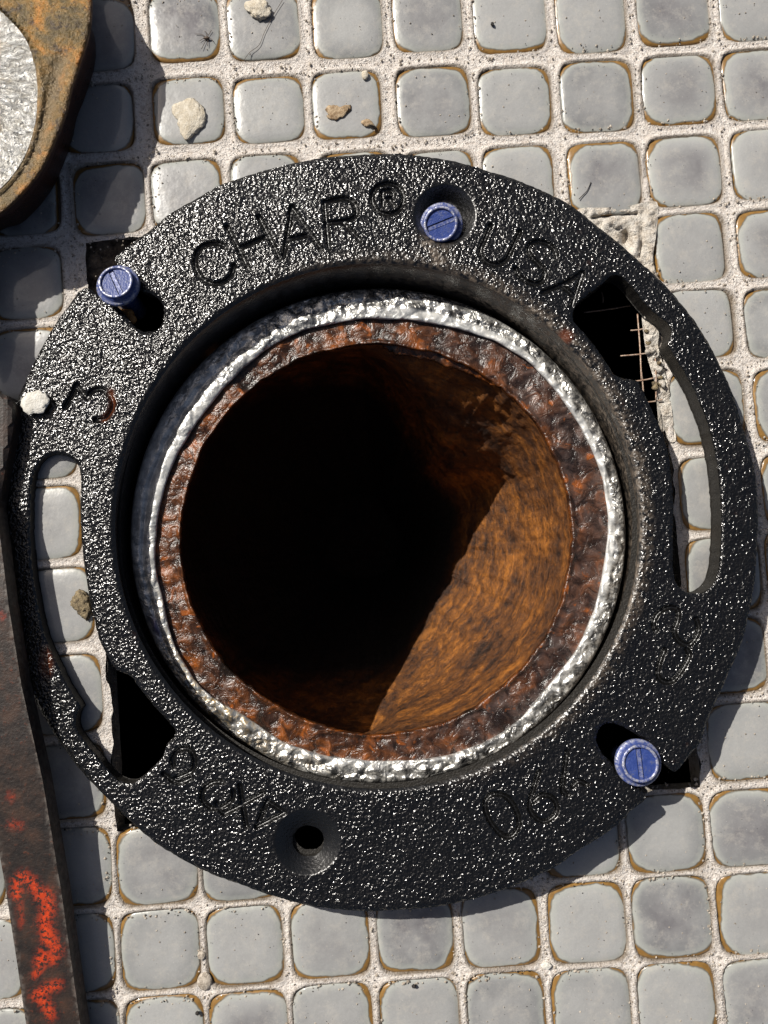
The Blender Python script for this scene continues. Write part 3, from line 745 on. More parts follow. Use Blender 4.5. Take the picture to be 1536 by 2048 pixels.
# ------------------------------------------------------------------ pipe
pipe = empty("drain_pipe", tuple(P(np.array(752.), np.array(1077.), -40)), "rusty orange-brown iron drain pipe opening in the centre of the black flange", "pipe")
NP = 720; tp = np.arange(NP) * 2 * math.pi / NP
def r_bore(t): return 388 + 4.5 * fbm(np.cos(t) * 5, np.sin(t) * 5, 0, 81) + 2.5 * fbm(np.cos(t) * 22, np.sin(t) * 22, 0, 83)
MR = 34; rv, ra = [], []
for i in range(MR):
    s = i / (MR - 1)
    ro = r_in(tp) + 2; xo, yo = 763 + ro * np.cos(tp), 1078 - ro * np.sin(tp)
    rb = r_bore(tp); xi, yi = 752 + rb * np.cos(tp), 1077 - rb * np.sin(tp)
    x, y = xo + (xi - xo) * s, yo + (yi - yo) * s
    h = rim_h(x, y) + 2 + fbm(x / 20, y / 20, 0, 85, 2) * 1.3 + fbm(x / 55, y / 55, 0, 87) * 4
    h = h + 3.5 * np.exp(-((s - .90) / .06) ** 2) * (1 + fbm(tp * 14, 0 * tp, 0, 89)) + 3.2 * np.clip(fbm(x / 42, y / 42, 3, 88, 2) * 2.5, -.6, .6)
    if s > .94: h = h - 14 * ((s - .94) / .06) ** 2
    rv.append(P(x, y, h))
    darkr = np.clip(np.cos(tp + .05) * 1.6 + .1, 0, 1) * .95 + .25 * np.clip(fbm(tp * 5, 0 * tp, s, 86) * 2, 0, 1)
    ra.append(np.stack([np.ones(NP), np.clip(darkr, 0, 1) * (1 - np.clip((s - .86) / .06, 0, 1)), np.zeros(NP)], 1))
rv = np.stack(rv, 1).reshape(-1, 3); ra = np.stack(ra, 1).reshape(-1, 3)
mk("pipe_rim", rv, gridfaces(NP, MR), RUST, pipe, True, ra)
edge_in = rv.reshape(NP, MR, 3)[:, -1]
# bore: the wall draws in as it goes down, like a bend turning away under the floor
C0 = P(np.array(752.), np.array(1077.), -40)
MB_ = 80; bv = []
deg = np.degrees(tp)
def angw(c, w): return np.exp(-((((deg - c) + 180) % 360 - 180) / w) ** 2)
# wall radius (photo pixels) by depth for a few directions, interpolated round the bore
KD = [0, 60, 120, 200, 300, 400, 500, 600, 750, 900, 1150]
KA = {-180: [388, 415, 450, 485, 515, 540, 555, 560, 500, 400, 200], -140: [388, 415, 445, 470, 500, 520, 525, 520, 440, 340, 160], -112: [388, 410, 434, 456, 480, 496, 480, 430, 340, 260, 120],
      -92: [388, 400, 416, 432, 452, 464, 430, 380, 300, 220, 100], -83: [388, 393, 397, 402, 408, 411, 397, 364, 290, 210, 100], -69: [388, 388, 387, 385, 380, 366, 337, 297, 230, 170, 90],
      -46: [388, 387, 385, 376, 356, 325, 289, 243, 180, 140, 80], -15: [388, 386, 382, 371, 349, 315, 273, 222, 170, 130, 80], 10: [388, 386, 381, 370, 349, 320, 278, 232, 180, 140, 80],
      25: [388, 386, 381, 372, 359, 341, 302, 255, 190, 150, 80], 34: [388, 385, 378, 364, 336, 305, 275, 240, 190, 150, 80], 44: [388, 384, 370, 340, 296, 268, 250, 230, 190, 150, 80],
      57: [388, 378, 350, 308, 285, 270, 255, 240, 200, 160, 90], 68: [388, 362, 336, 322, 315, 310, 300, 280, 230, 180, 100], 77: [388, 359, 350, 350, 350, 345, 335, 320, 260, 200, 110],
      95: [388, 400, 415, 430, 445, 455, 460, 450, 400, 320, 160], 140: [388, 415, 450, 485, 515, 540, 555, 560, 500, 400, 200]}
ka = sorted(KA); kt = np.array([KA[k] for k in ka], float)
dd = (deg + 180) % 360 - 180
for i in range(MB_):
    s = (i / (MB_ - 1)) ** 1.15; dep = s * 1150
    col = np.array([np.interp(dep, KD, row) for row in kt])
    rr = np.interp(dd, ka, col, period=360) / 388
    scab = .012 * fbm(np.cos(tp) * 6, np.sin(tp) * 6, dep / 60, 91) + .010 * fbm(np.cos(tp) * 22, np.sin(tp) * 22, dep / 16, 92)
    scab = scab * np.interp(dep, [0, 40], [0, 1]) + .022 * angw(58, 24) * fbm(tp * 12, 0 * tp, dep / 34, 95) * np.interp(dep, [0, 60], [0, 1])
    rr = rr + scab
    p3 = C0 + (edge_in - C0) * rr[:, None]
    p3[:, 2] = edge_in[:, 2] - dep * PX
    bv.append(p3)
bv = np.stack(bv, 1).reshape(-1, 3)
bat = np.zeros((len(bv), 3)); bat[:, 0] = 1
dz = np.tile(((np.arange(MB_) / (MB_ - 1)) ** 1.15 * 1150), NP); bat[:, 2] = np.clip((dz - 560) / 120, 0, 1)  # depth mask for the painted shade low in the bore
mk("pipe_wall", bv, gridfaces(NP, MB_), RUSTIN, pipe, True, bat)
last = bv.reshape(NP, MB_, 3)[:, -1]
mk("pipe_bottom", last, [tuple(range(NP))], SOIL, pipe, False)
# loose scale hanging over the bore at the top
def scale_flake():
    t = np.radians(np.linspace(88, 52, 70)); v = []; f = []
    for j in range(5):
        s = j / 4
        out = 392; inn = 387 - 15 * np.interp(np.linspace(0, 1, 70), [0, .12, .6, 1], [0, 1, .7, 0]) - 5 * np.abs(fbm(t * 30, 0 * t, 0, 97)) * 1.5
        r = out + (inn - out) * s
        x, y = 752 + r * np.cos(t), 1077 - r * np.sin(t)
        v.append(P(x, y, rim_h(x, y) - 6 - 10 * s + 2 * fbm(x / 8, y / 8, 0, 98)))
    for j in range(5): v.append(v[4 - j] - np.array([0, 0, .10 if j < 4 else .2]))
    v = np.concatenate(v)
    for j in range(9):
        for i in range(69): f.append((j * 70 + i, j * 70 + i + 1, (j + 1) * 70 + i + 1, (j + 1) * 70 + i))
    return v, f
v, f = scale_flake(); mk("rust_flake", v, f, RUST, pipe, True, np.zeros((len(v), 3)))
v = []; 
# ------------------------------------------------------------------ blobs, chips, strands
def blob(name, px, py, h, rx, ry, rz, mat, label, cat, seed=0, poly=None, parent=None, sub=3, amp=.25, sharp=0.0, group=None, freq=2.2):
    bm = bmesh.new(); bmesh.ops.create_icosphere(bm, subdivisions=sub, radius=1)
    c = P(np.array(float(px)), np.array(float(py)), h)
    vs_ = np.array([v_.co[:] for v_ in bm.verts]); fs = [[v_.index for v_ in f_.verts] for f_ in bm.faces]; bm.free()
    n = fbm(vs_[:, 0] * freq + seed * 3.1, vs_[:, 1] * freq, vs_[:, 2] * freq, seed)
    n = np.round(n * 5) / 5 * sharp + n * (1 - sharp)
    vs_ = vs_ * (1 + amp * n)[:, None]
    if poly is not None:
        pr = np.array(poly, float); pa = np.arctan2(-(pr[:, 1] - py), pr[:, 0] - px); pd = np.hypot(pr[:, 0] - px, pr[:, 1] - py)
        oo = np.argsort(pa); t = np.arctan2(vs_[:, 1], vs_[:, 0]); R = np.interp(t, pa[oo], pd[oo], period=2 * math.pi)
        vs_[:, :2] *= (R * PX)[:, None]
    else:
        vs_[:, 0] *= rx * PX; vs_[:, 1] *= ry * PX
    vs_[:, 2] = vs_[:, 2] * rz * PX
    o = mk(name, vs_ + c, fs, mat, parent, sharp < .3, None, tuple(c) if parent is None else None)
    if label: tag(o, label, cat, group)
    return o
blob("plaster_blob", 69, 804, 34, 0, 0, 4, WHITE, "white plaster blob stuck on the left edge of the black flange", "plaster blob", 3, [(44, 800), (52, 790), (65, 785), (80, 781), (92, 788), (98, 800), (94, 815), (82, 826), (68, 826), (58, 829), (48, 822)], amp=.18, freq=4, sub=4)
blob("plaster_chip", 382, 240, 6, 0, 0, 6, CHIPM, "beige leaf-shaped plaster chip lying on a mosaic tile above the flange", "plaster chip", 5, [(345, 208), (365, 198), (385, 197), (400, 208), (410, 225), (411, 243), (402, 258), (385, 270), (372, 283), (362, 262), (356, 240)], amp=.2, freq=4, sub=4)
blob("plaster_crumb", 516, 18, 8, 0, 0, 8, CHIPM, "cream plaster crumb on the tile at the top edge of the picture", "plaster crumb", 6, [(490, 8), (505, -2), (522, 0), (538, 10), (542, 26), (530, 40), (515, 38), (500, 26)], amp=.3, freq=3, sub=4)
blob("leaf_scrap", 676, 228, 5, 0, 0, 2.5, LEAF, "small tan curled leaf scrap on the tile above the flange", "leaf scrap", 7, [(646, 220), (660, 225), (680, 215), (700, 210), (703, 218), (692, 226), (680, 236), (664, 239), (652, 232)], amp=.25, freq=4)
blob("leaf_scrap", 733, 247, 5, 15, 5, 2, LEAF, "thin brown leaf scrap right of the tan curled one, in the same tile", "leaf scrap", 8, [(722, 245), (735, 238), (745, 248), (758, 258), (748, 260), (738, 252), (728, 250)], amp=.3, freq=5)
blob("plaster_crumb", 730, 150, 6, 7, 10, 4, CHIPM, "tiny tan seed-like crumb at the top rim of the leaf scraps' tile", "plaster crumb", 9, amp=.2)
blob("mud_lump", 163, 1207, 6, 0, 0, 7, CLAY, "brown gritty mud lump inside the left curved slot of the flange", "mud lump", 10, [(150, 1190), (158, 1182), (170, 1188), (177, 1205), (182, 1225), (176, 1238), (162, 1230), (152, 1220), (144, 1212)], amp=.4, freq=3.5, sub=4)
def chipbox(px, py, h, rx, ry, mat, label, cat, name, seed, group=None, hz=5):
    return blob(name, px, py, h, rx, ry, hz, mat, label, cat, seed, None, None, 1, .35, .6, group)
chipbox(1093, 1931, 4, 11, 9, WHITE, "square white stone chip lying on a grout crossing below the flange", "stone chip", "stone_chip", 21)
chipbox(828, 1973, 6, 5, 4, DGRIT, "tiny black crumb on a tile edge near the bottom centre", "crumb", "grit_crumb", 22)
chipbox(395, 2026, 6, 5, 4, DGRIT, "tiny black crumb on the bottom row tile left of centre", "crumb", "grit_crumb", 23)
chipbox(985, 48, 6, 4, 4, DGRIT, "tiny round black crumb on a top row tile right of centre", "crumb", "grit_crumb", 24)
blob("pebble", 410, 1968, 2, 0, 0, 5, GRIT, "flat brown-grey pebble pressed in the grout at lower left", "pebble", 26, [(400, 1950), (412, 1944), (422, 1955), (420, 1972), (408, 1980), (398, 1972)], amp=.1)
blob("pebble", 403, 1911, 2, 8, 9, 4, GRIT, "small round grey pebble in the grout just above the flat one", "pebble", 27, amp=.15)
blob("wood_splinter", 262, 632, -12, 0, 0, 7, SLIVER, "orange-brown splinter deep in the slot below the upper left blue screw", "splinter", 28, [(238, 618), (252, 618), (268, 630), (274, 640), (266, 650), (255, 642), (244, 630)], amp=.12)
def tube(name, pts, r, mat, label=None, cat=None, parent=None, sides=5, group=None):
    p = np.array(pts, float); n = len(p); v, f = [], []
    for i in range(n):
        d = p[min(i + 1, n - 1)] - p[max(i - 1, 0)]; d /= np.linalg.norm(d) + 1e-9
        u = np.cross(d, [0, 0, 1.0]); 
        if np.linalg.norm(u) < .1: u = np.cross(d, [1.0, 0, 0])
        u /= np.linalg.norm(u); w = np.cross(d, u)
        for k in range(sides):
            a_ = 2 * math.pi * k / sides; v.append(p[i] + (u * math.cos(a_) + w * math.sin(a_)) * r)
    for i in range(n - 1):
        for k in range(sides): f.append((i * sides + k, i * sides + (k + 1) % sides, (i + 1) * sides + (k + 1) % sides, (i + 1) * sides + k))
    f.append(tuple(range(sides))); f.append(tuple((n - 1) * sides + k for k in range(sides)))
    o = mk(name, np.array(v), f, mat, parent, True, None, tuple(p[0]) if parent is None else None)
    if label: tag(o, label, cat, group)
    return o
def strand(name, pts, h, r, mat, label, cat, amp=0, **k):
    s = spline(pts, 6); return tube(name, P(s[:, 0], s[:, 1], h + 0 * s[:, 0]), r, mat, label, cat, **k)
strand("fibre", [(565, 0), (548, 28), (530, 62), (518, 90), (500, 104), (488, 120)], 5, .006, FIBRE, "thin brown hair curling over the second top row tile", "hair")
def insect(cx, cy):
    o = empty("insect_husk", tuple(P(np.array(float(cx)), np.array(float(cy)), 5)), "spindly brown dried insect on a tile beside the rusty fitting's shadow", "insect")
    blob("body", cx, cy, 6, 7, 3, 3, FIBRE, None, None, 31, parent=o, sub=2)
    for (dx, dy) in ((-22, -8), (-14, 6), (-10, 22), (10, -16), (14, 8), (2, 16), (-4, -14)):
        s = spline([(cx, cy), (cx + dx * .5 + 2, cy + dy * .5 - 3), (cx + dx, cy + dy)], 3)
        tube("leg", P(s[:, 0], s[:, 1], np.full(len(s), 5.0)), .007, FIBRE, None, None, o, 4)
insect(413, 76)
strand("fibre", [(1182, 364), (1175, 380), (1166, 390), (1158, 398)], 5, .010, DGRIT, "short dark hair on a tile right of the top screw, above the flange edge", "hair")
strand("fibre", [(960, 1645), (962, 1650)], 70, .004, FIBRE, "f", "hair") if False else None
# grit lying in the joints and on the glaze: nobody could count it
def grit(name, mat, n, seed, rmin, rmax, label):
    rs = np.random.RandomState(seed); v, f = [], []; c = 0; tries = 0
    base = np.array([(1, 0, 0), (-1, 0, 0), (0, 1, 0), (0, -1, 0), (0, 0, 1), (0, 0, -1)], float)
    bf = [(0, 2, 4), (2, 1, 4), (1, 3, 4), (3, 0, 4), (2, 0, 5), (1, 2, 5), (3, 1, 5), (0, 3, 5)]
    while c < n and tries < n * 60:
        tries += 1
        x, y = rs.uniform(-40, 1580), rs.uniform(-40, 2090)
        if math.hypot(x - 765, y - 1065) < 730: continue
        w = P(np.array(x), np.array(y), 0); gu, gv = world2cell(w[0], w[1])
        fu_ = abs(gu - round(gu)); fv_ = abs(gv - round(gv)); ing = max(fu_, fv_) > .44
        if not ing and rs.rand() > .10: continue
        r = rs.uniform(rmin, rmax) * (1 if ing else .6); b_ = base * r * rs.uniform(.6, 1.3, (6, 1))
        aa = rs.uniform(0, 6.28); R_ = np.array([[math.cos(aa), -math.sin(aa), 0], [math.sin(aa), math.cos(aa), 0], [0, 0, .7]])
        o_ = len(v); z_ = .015 if ing else .035
        for q_ in b_ @ R_.T: v.append(q_ + (w[0], w[1], z_))
        f += [tuple(o_ + i for i in t_) for t_ in bf]; c += 1
    o = mk(name, np.array(v), f, mat, None, False); o['kind'] = 'stuff'; tag(o, label, "grit"); return o
grit("sand_grit", GRIT, 3600, 4, .009, .046, "pale sand grains scattered along the grout joints")
grit("dirt_specks", DGRIT, 1100, 5, .008, .026, "dark dirt specks scattered along the grout joints")
# broken bed where the tile beside the flange's upper right edge came off
BRK = [(1150, 422), (1215, 415), (1262, 411), (1314, 404), (1312, 470), (1306, 520), (1318, 566), (1322, 610), (1290, 612), (1262, 560), (1232, 520), (1190, 480)]
BRK2 = [(132, 468), (200, 464), (275, 462), (280, 500), (250, 530), (262, 600), (215, 640), (150, 600), (140, 540)]
def broken(P_, base, extra):
    poly = densify(spline(P_, 4, True), 5); x0, y0 = poly.min(0); x1, y1 = poly.max(0)
    xs_, ys_ = np.meshgrid(np.arange(x0, x1, 3.5), np.arange(y0, y1, 3.5)); xs_, ys_ = xs_.ravel(), ys_.ravel()
    m = inside(poly, xs_, ys_); xs_, ys_ = xs_[m], ys_[m]
    vv_ = [Vector((float(a_), float(b_))) for a_, b_ in poly] + [Vector((float(a_), float(b_))) for a_, b_ in zip(xs_, ys_)]
    n = len(poly); r = delaunay_2d_cdt(vv_, [(i, (i + 1) % n) for i in range(n)], [], 0, 1e-3)
    c = np.array([(q_.x, q_.y) for q_ in r[0]]); f = np.array([q_ for q_ in r[2] if len(q_) == 3])
    ce_ = c[f].mean(1); f = f[inside(poly, ce_[:, 0], ce_[:, 1])]
    h = base + 7 * fbm(c[:, 0] / 26, c[:, 1] / 26, 0, 101) + 3.5 * fbm(c[:, 0] / 8, c[:, 1] / 8, 0, 103)
    q5 = vn(c[:, 0] / 15 + .4 * vn(c[:, 1] / 10, c[:, 0] / 10, 0, 7), c[:, 1] / 15, 0, 105); h = h + 4 * np.round(q5 * 3) / 3
    h = h + extra(c[:, 0], c[:, 1])
    return P(c[:, 0], c[:, 1], h), f
def ex1(x, y):
    return (-np.exp(-((x - 1252) ** 2 / 90 + (y - 478) ** 2 / 420)) * 30 - np.exp(-(segdist([(1185, 436), (1230, 429), (1272, 428)], x, y) / 3) ** 2) * 14
            - np.exp(-(segdist([(1281, 445), (1284, 475), (1279, 515)], x, y) / 3) ** 2) * 12 - np.exp(-(segdist([(1222, 452), (1238, 462), (1252, 468)], x, y) / 3) ** 2) * 10)
v, f = broken(BRK, 2, ex1)
bo = mk("mortar_bed", v, f, MORTAR, None, True, None, tuple(v[0]))
tag(bo, "broken white mortar bed at the flange's upper right edge where a tile is missing", "mortar")
v, f = broken(BRK2, -20, lambda x, y: -10 * np.clip((x - 190) / 60, 0, 1))
bo = mk("mortar_bed", v, f, DIRT, None, True, None, tuple(v[0]))
tag(bo, "sunken dark dirty mortar bed behind the upper left blue screw", "mortar")
# tongue of mortar and grit on the lip of the hole, seen through the right slot
lip = empty("mortar_lip", tuple(P(np.array(1300.), np.array(700.), 0)), "crumbling mortar lip seen through the right curved slot of the flange", "mortar")
TNG = [(1284, 632), (1292, 624), (1304, 632), (1312, 648), (1318, 668), (1316, 690), (1322, 715), (1330, 745), (1340, 790), (1346, 840), (1352, 880), (1336, 880), (1326, 840), (1316, 800), (1308, 760), (1296, 720), (1290, 690), (1286, 660)]
v, f = broken(TNG, 3, lambda x, y: 5 * np.exp(-((y - 665) / 40) ** 2))
mk("mortar_tongue", v, f, MORTAR, lip)
rs = np.random.RandomState(9)
for i in range(26):
    y = rs.uniform(628, 780); x = np.interp(y, [628, 700, 780], [1298, 1304, 1322]) + rs.uniform(-11, 11)
    blob("mortar_lump", x, y, rs.uniform(2, 14), rs.uniform(3, 9), rs.uniform(3, 9), rs.uniform(3, 7), (MORTAR, MORTAR, CLAY)[i % 3], None, None, 40 + i, parent=lip, sub=2, amp=.8, sharp=.1, freq=1.7)
# ------------------------------------------------------------------ wire mesh in the hole
wm = empty("wire_mesh", tuple(P(np.array(1290.), np.array(700.), -10)), "thin rusty wire mesh poking from the mortar inside the right slot", "wire mesh")
def wire(a_, b_, ha_, hb_):
    s = spline([a_, ((a_[0] + b_[0]) / 2 + 1, (a_[1] + b_[1]) / 2 + .8), b_], 5)
    hh = np.linspace(ha_, hb_, len(s)); tube("wire", P(s[:, 0], s[:, 1], hh), .019, WIRE, None, None, wm, 6)
for a_, b_, c_, d_ in (((1261, 661), (1290, 657), 2, 6), ((1241, 712), (1312, 704), 0, 8), ((1266, 763), (1312, 755), 2, 8), ((1290, 805), (1325, 799), 2, 6),
                       ((1275, 628), (1283, 760), 4, 4), ((1283, 745), (1287, 800), 4, 0), ((1310, 705), (1312, 800), 10, 9), ((1204, 585), (1206, 606), -60, -60), ((1168, 625), (1262, 611), -60, -60)):
    wire(a_, b_, c_, d_)
# ------------------------------------------------------------------ blue slotted screws
def screw(px, py, h, R, tilt, slot, label, shank=110):
    """washer-head screw; tilt = (towards +x, towards +y) lean of the head"""
    c = P(np.array(float(px)), np.array(float(py)), h)
    root = empty("slotted_screw", tuple(c), label, "screw", "blue slotted screws around the flange")
    ax_ = Vector((tilt[0], tilt[1], 1)).normalized(); rot = Vector((0, 0, 1)).rotation_difference(ax_).to_matrix()
    rot = rot @ Matrix.Rotation(slot, 3, 'Z')
    def lathe(prof, n=40, jit=0.0):
        v, f, at = [], [], []
        for (r, zz, e) in prof:
            for k in range(n):
                t = 2 * math.pi * k / n; v.append((r * math.cos(t), r * math.sin(t), zz)); at.append((e, 0, 0))
        for j in range(len(prof) - 1):
            for k in range(n): f.append((j * n + k, j * n + (k + 1) % n, (j + 1) * n + (k + 1) % n, (j + 1) * n + k))
        return v, f, at
    def put(name, v, f, at, smooth=True):
        w = np.array([tuple(rot @ Vector(q_)) for q_ in v]) + c
        o = mk(name, w, f, BLUE, root, smooth, np.array(at, float)); return o
    u = R * PX
    # washer head: rim ring, recessed face cut by the slot
    prof = [(.42 * u, -.30 * u, 0), (.95 * u, -.30 * u, 0), (1.0 * u, -.25 * u, .9), (1.0 * u, -.12 * u, .7), (.95 * u, -.07 * u, .8), (.82 * u, -.05 * u, .1), (.80 * u, .20 * u, .1), (.77 * u, .25 * u, 1.0), (.69 * u, .25 * u, 1.0), (.66 * u, .21 * u, .15), (.65 * u, .12 * u, 0)]
    put("head", *lathe(prof))
    # the two halves of the recessed face either side of the slot, and the slot floor
    w = .12 * u; hd = .66 * u
    for sgn in (-1, 1):
        v, f, at = [], [], []; n = 20; a0 = math.asin(w / hd)
        pts = [(hd * math.cos(t), sgn * hd * math.sin(t)) for t in np.linspace(a0, math.pi - a0, n)]
        for zz in (.15 * u, -.02 * u):
            for (x, y) in pts: v.append((x, y, zz)); at.append((.0, 0, 0))
        f.append(tuple(range(n)))
        for k in range(n): f.append((k, (k + 1) % n, n + (k + 1) % n, n + k))
        put("face", v, f, at, False)
    v = [(-.77 * u, -w * .72, .10 * u), (.77 * u, -w * .72, .10 * u), (.77 * u, w * .72, .10 * u), (-.77 * u, w * .72, .10 * u)]
    v += [(x, y, -.05 * u) for (x, y, _) in v[:4]]
    put("slot", v, [(0, 1, 2, 3), (4, 5, 6, 7), (0, 1, 5, 4), (1, 2, 6, 5), (2, 3, 7, 6), (3, 0, 4, 7)], [(.35, 0, 0)] * 8, False)
    prof = [(.001, -.02 * u, 0), (.64 * u, -.02 * u, 0)]
    put("slot_floor", *lathe(prof))
    # threaded shank
    prof = []; zz = -.28 * u; sh = shank * PX; k = 0
    while zz > -.28 * u - sh:
        prof.append(((.50 if k % 2 else .40) * u, zz, .3 if k % 2 else 0)); zz -= .11 * u; k += 1
    prof.append((.02 * u, zz, 0)); put("shank", *lathe(prof, 20))
    return root
screw(234, 568, 46, 43, (-.03, .16), math.radians(-64), "blue slotted screw standing in the open notch at the flange's upper left")
screw(882, 449, 38, 43, (-.17, -.22), math.radians(19), "blue slotted screw sunk in the round hole between the cast letters at the top")
screw(1278, 1526, 100, 43, (-.02, .12), math.radians(-86), "blue slotted screw at the lower right notch of the flange")
# ------------------------------------------------------------------ steel bar with red paint
def prism(name, poly, htop, hbot, mat, parent, step=10, bev=3.0, maskf=None, hub=None, grow=0.0):
    pl = densify(poly, step); x0, y0 = pl.min(0); x1, y1 = pl.max(0)
    xs_, ys_ = np.meshgrid(np.arange(x0, x1, step), np.arange(y0, y1, step)); xs_, ys_ = xs_.ravel() + 1.3, ys_.ravel() + 1.1
    m = inside(pl, xs_, ys_); xs_, ys_ = xs_[m], ys_[m]
    m = segdist(pl, xs_, ys_, True) > step * .45; xs_, ys_ = xs_[m], ys_[m]
    n = len(pl); vv_ = [Vector((float(a_), float(b_))) for a_, b_ in pl] + [Vector((float(a_), float(b_))) for a_, b_ in zip(xs_, ys_)]
    r = delaunay_2d_cdt(vv_, [(i, (i + 1) % n) for i in range(n)], [], 0, 1e-3)
    c = np.array([(q_.x, q_.y) for q_ in r[0]]); f = [q_ for q_ in r[2] if len(q_) == 3]
    ce_ = np.array([c[q_].mean(0) for q_ in f]); ins = inside(pl, ce_[:, 0], ce_[:, 1]); f = [tuple(q_) for q_, k in zip(f, ins) if k]
    fst = {}
    for i, l_ in enumerate(r[3]):
        for j in l_: fst[j] = i
    bi = [fst[i] for i in range(n)]
    ht = htop(c[:, 0], c[:, 1]); ed = segdist(pl, c[:, 0], c[:, 1], True)
    ht = ht - bev * np.clip(1 - ed / max(step * .5, 1), 0, 1)
    top = P(c[:, 0], c[:, 1], ht); V_ = [top]; att_ = [maskf(c[:, 0], c[:, 1], ed)]
    tb = top[bi]; cen_ = tb.mean(0)
    hb = hbot(pl[:, 0], pl[:, 1]) * PX; o1 = len(top)
    for s in (.02, .2, .6, 1.0):
        q_ = tb.copy(); q_[:, 2] = tb[:, 2] + (hb - tb[:, 2]) * s
        dirn = q_[:, :2] - cen_[:2]; dirn /= np.linalg.norm(dirn, axis=1)[:, None]
        q_[:, :2] += dirn * (grow * PX * min(1, s * 1.6)); V_.append(q_)
        ma = maskf(pl[:, 0], pl[:, 1], 0 * pl[:, 0]); att_.append(ma * np.array([0, .4, 1]) if grow == 0 else np.stack([np.ones(n), 0 * ma[:, 1], 0 * ma[:, 2]], 1))
    for k in range(4):
        for i in range(n):
            j = (i + 1) % n
            a_, b_ = (bi[i], bi[j]) if k == 0 else (o1 + (k - 1) * n + i, o1 + (k - 1) * n + j)
            f.append((a_, b_, o1 + k * n + j, o1 + k * n + i))
    f.append(tuple(o1 + 3 * n + i for i in range(n)))
    return mk(name, np.concatenate(V_), f, mat, parent, False if grow == 0 else True, np.concatenate(att_))
RED = [[(35, 1790), (32, 1765), (45, 1752), (60, 1760), (72, 1778), (80, 1795)], [(92, 1790), (96, 1820), (88, 1845), (98, 1870), (108, 1895), (112, 1900)], [(85, 1850), (92, 1880), (104, 1885)],
       [(85, 1905), (78, 1925), (92, 1915), (105, 1920)], [(70, 1950), (82, 1935)], [(115, 1970), (95, 1975), (85, 1985), (72, 1990), (90, 2005), (102, 2030)], [(38, 1800), (42, 1850)], [(22, 1648), (40, 1652)], [(0, 1225), (4, 1235)], [(18, 1590), (25, 1598)]]
def barmask(x, y, ed):
    r = np.zeros(len(x))
    for i, s in enumerate(RED):
        w = (9, 12, 8, 9, 6, 9, 5, 7, 5, 5)[i]; k = 1.0 if i < 6 else .42
        r = np.maximum(r, k * np.exp(-(segdist(s, x, y) / w) ** 2 * .9))
    return np.stack([r, np.exp(-ed / 2.5) * .5, 0 * r], 1)
BARP = [(-10, 1000), (2, 1090), (17, 1210), (43, 1372), (85, 1560), (122, 1780), (162, 2060), (175, 2160), (70, 2160), (54, 2060), (33, 1919), (10, 1769), (-14, 1640), (-62, 1400), (-95, 1200), (-112, 1050), (-100, 960), (-40, 955)]
bh = lambda x, y: np.interp(y, [950, 1200, 1500, 2050, 2200], [74, 90, 88, 62, 54])
bar = empty("steel_bar", tuple(P(np.array(60.), np.array(1700.), 20)), "dark brown steel bar with bright red paint marks lying along the left edge", "steel bar")
prism("bar_body", BARP, bh, lambda x, y: bh(x, y) - 44, BAR, bar, 9, .6, barmask)
HEAD = spline([(-90, 790), (-40, 782), (0, 786), (22, 800), (30, 828), (24, 870), (14, 920), (4, 975), (-8, 1030), (-60, 1040), (-110, 1000), (-120, 880)], 4, True)
prism("bar_head", HEAD, lambda x, y: 58 - .006 * (x - 0) ** 2 * (x > 0), lambda x, y: 6 + 0 * x, BAR, bar, 9, 4, lambda x, y, e: np.zeros((len(x), 3)))
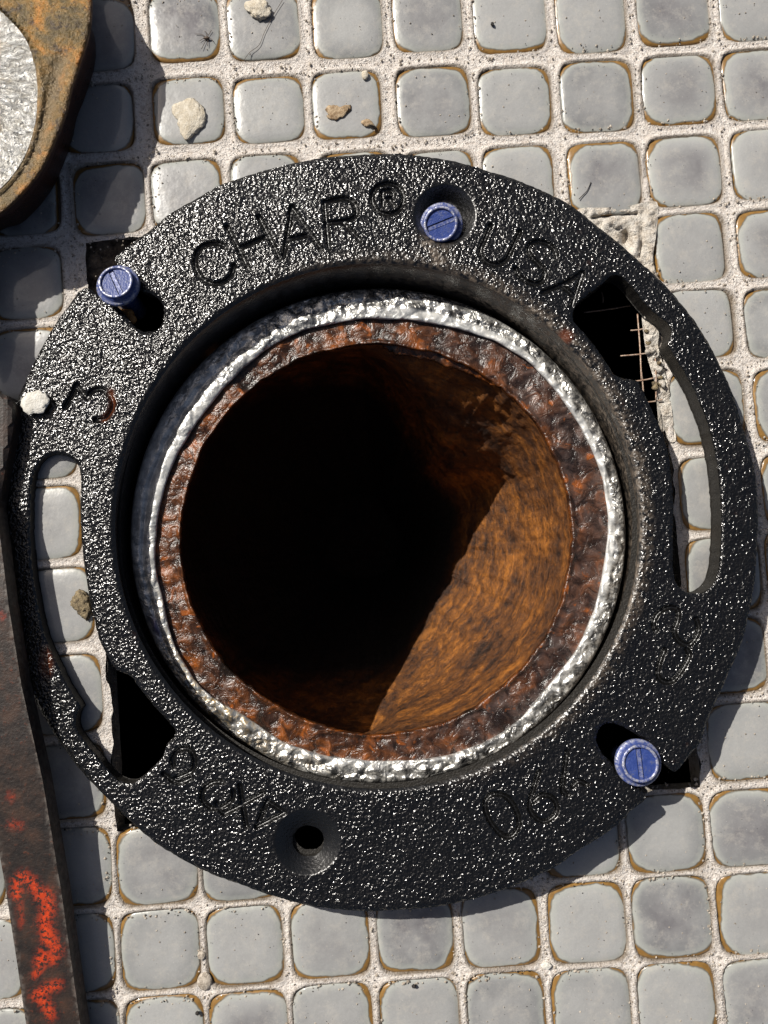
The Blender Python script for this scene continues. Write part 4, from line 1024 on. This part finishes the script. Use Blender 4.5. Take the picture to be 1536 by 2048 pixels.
# ------------------------------------------------------------------ rusty fitting with lead face, upper left
fit = empty("rusty_fitting", tuple(P(np.array(-60.), np.array(215.), 10)), "rusty brown iron fitting with a shiny silver lead face in the upper left corner", "pipe fitting")
OUTF = [(172, -50), (184, -10), (184, 43), (176, 85), (166, 115), (157, 145), (146, 178), (134, 228), (114, 280), (84, 342), (44, 392), (0, 430), (-55, 452), (-100, 485), (-98, 560), (-100, 650), (-140, 720), (-200, 690), (-330, 560), (-360, 300), (-320, 40), (-330, -80), (-200, -300), (80, -420), (100, -300), (112, -170), (138, -95)]  # unseen outline past the frame is invented, shaped for the shadow it casts
INF = [(-60, -10), (-10, 10), (33, 50), (57, 84), (72, 130), (78, 175), (76, 228), (61, 290), (37, 338), (0, 381), (-60, 420), (-150, 420), (-230, 350), (-255, 230), (-225, 90), (-150, 5)]
fo = spline(OUTF, 6, True); fi = spline(INF, 8, True)
FH = 138
def fmask(x, y, ed):
    d = np.exp(-(ed / 7.0) ** 2) * .8
    gr_ = np.exp(-((segdist([(120, 120), (100, 200), (70, 300), (20, 370), (-40, 420)], x, y)) / 20.0) ** 2) * .8
    return np.stack([d, gr_, 0 * x], 1)
def ftop(x, y):
    e = segdist(fi, x, y, True); i_ = inside(fi, x, y)
    return FH + 3 * fbm(x / 40, y / 40, 0, 111) + 6 * np.exp(-(e / 6) ** 2) - 12 * i_ * np.clip(e / 6, 0, 1) - 5 * np.exp(-(segdist([(120, 120), (100, 200), (70, 300), (20, 370), (-40, 420)], x, y) / 16.0) ** 2)
prism("fitting_body", fo, ftop, lambda x, y: 8 + 0 * x, FIT, fit, 7, 5, fmask, grow=-40)
dv = [P(np.array(-75.), np.array(205.), FH + 3)]; df = []
nd = len(fi); c0 = np.array((-75., 205.))
rings = np.linspace(.06, 1.0, 26)
for r in rings:
    q_ = c0 + (fi - c0) * r * (.985)
    hh = FH - 2 + 7 * math.cos(r * 1.45) + 3.0 * fbm(q_[:, 0] / 14, q_[:, 1] / 14, 0, 115) * min(1, (1 - r) * 8 + .1)
    dv.append(P(q_[:, 0], q_[:, 1], hh))
dv = np.concatenate([dv[0][None]] + dv[1:])
for k in range(nd): df.append((0, 1 + k, 1 + (k + 1) % nd))
for j in range(len(rings) - 1):
    for k in range(nd): df.append((1 + j * nd + k, 1 + j * nd + (k + 1) % nd, 1 + (j + 1) * nd + (k + 1) % nd, 1 + (j + 1) * nd + k))
mk("lead_face", dv, df, DISC, fit, True, None, None)
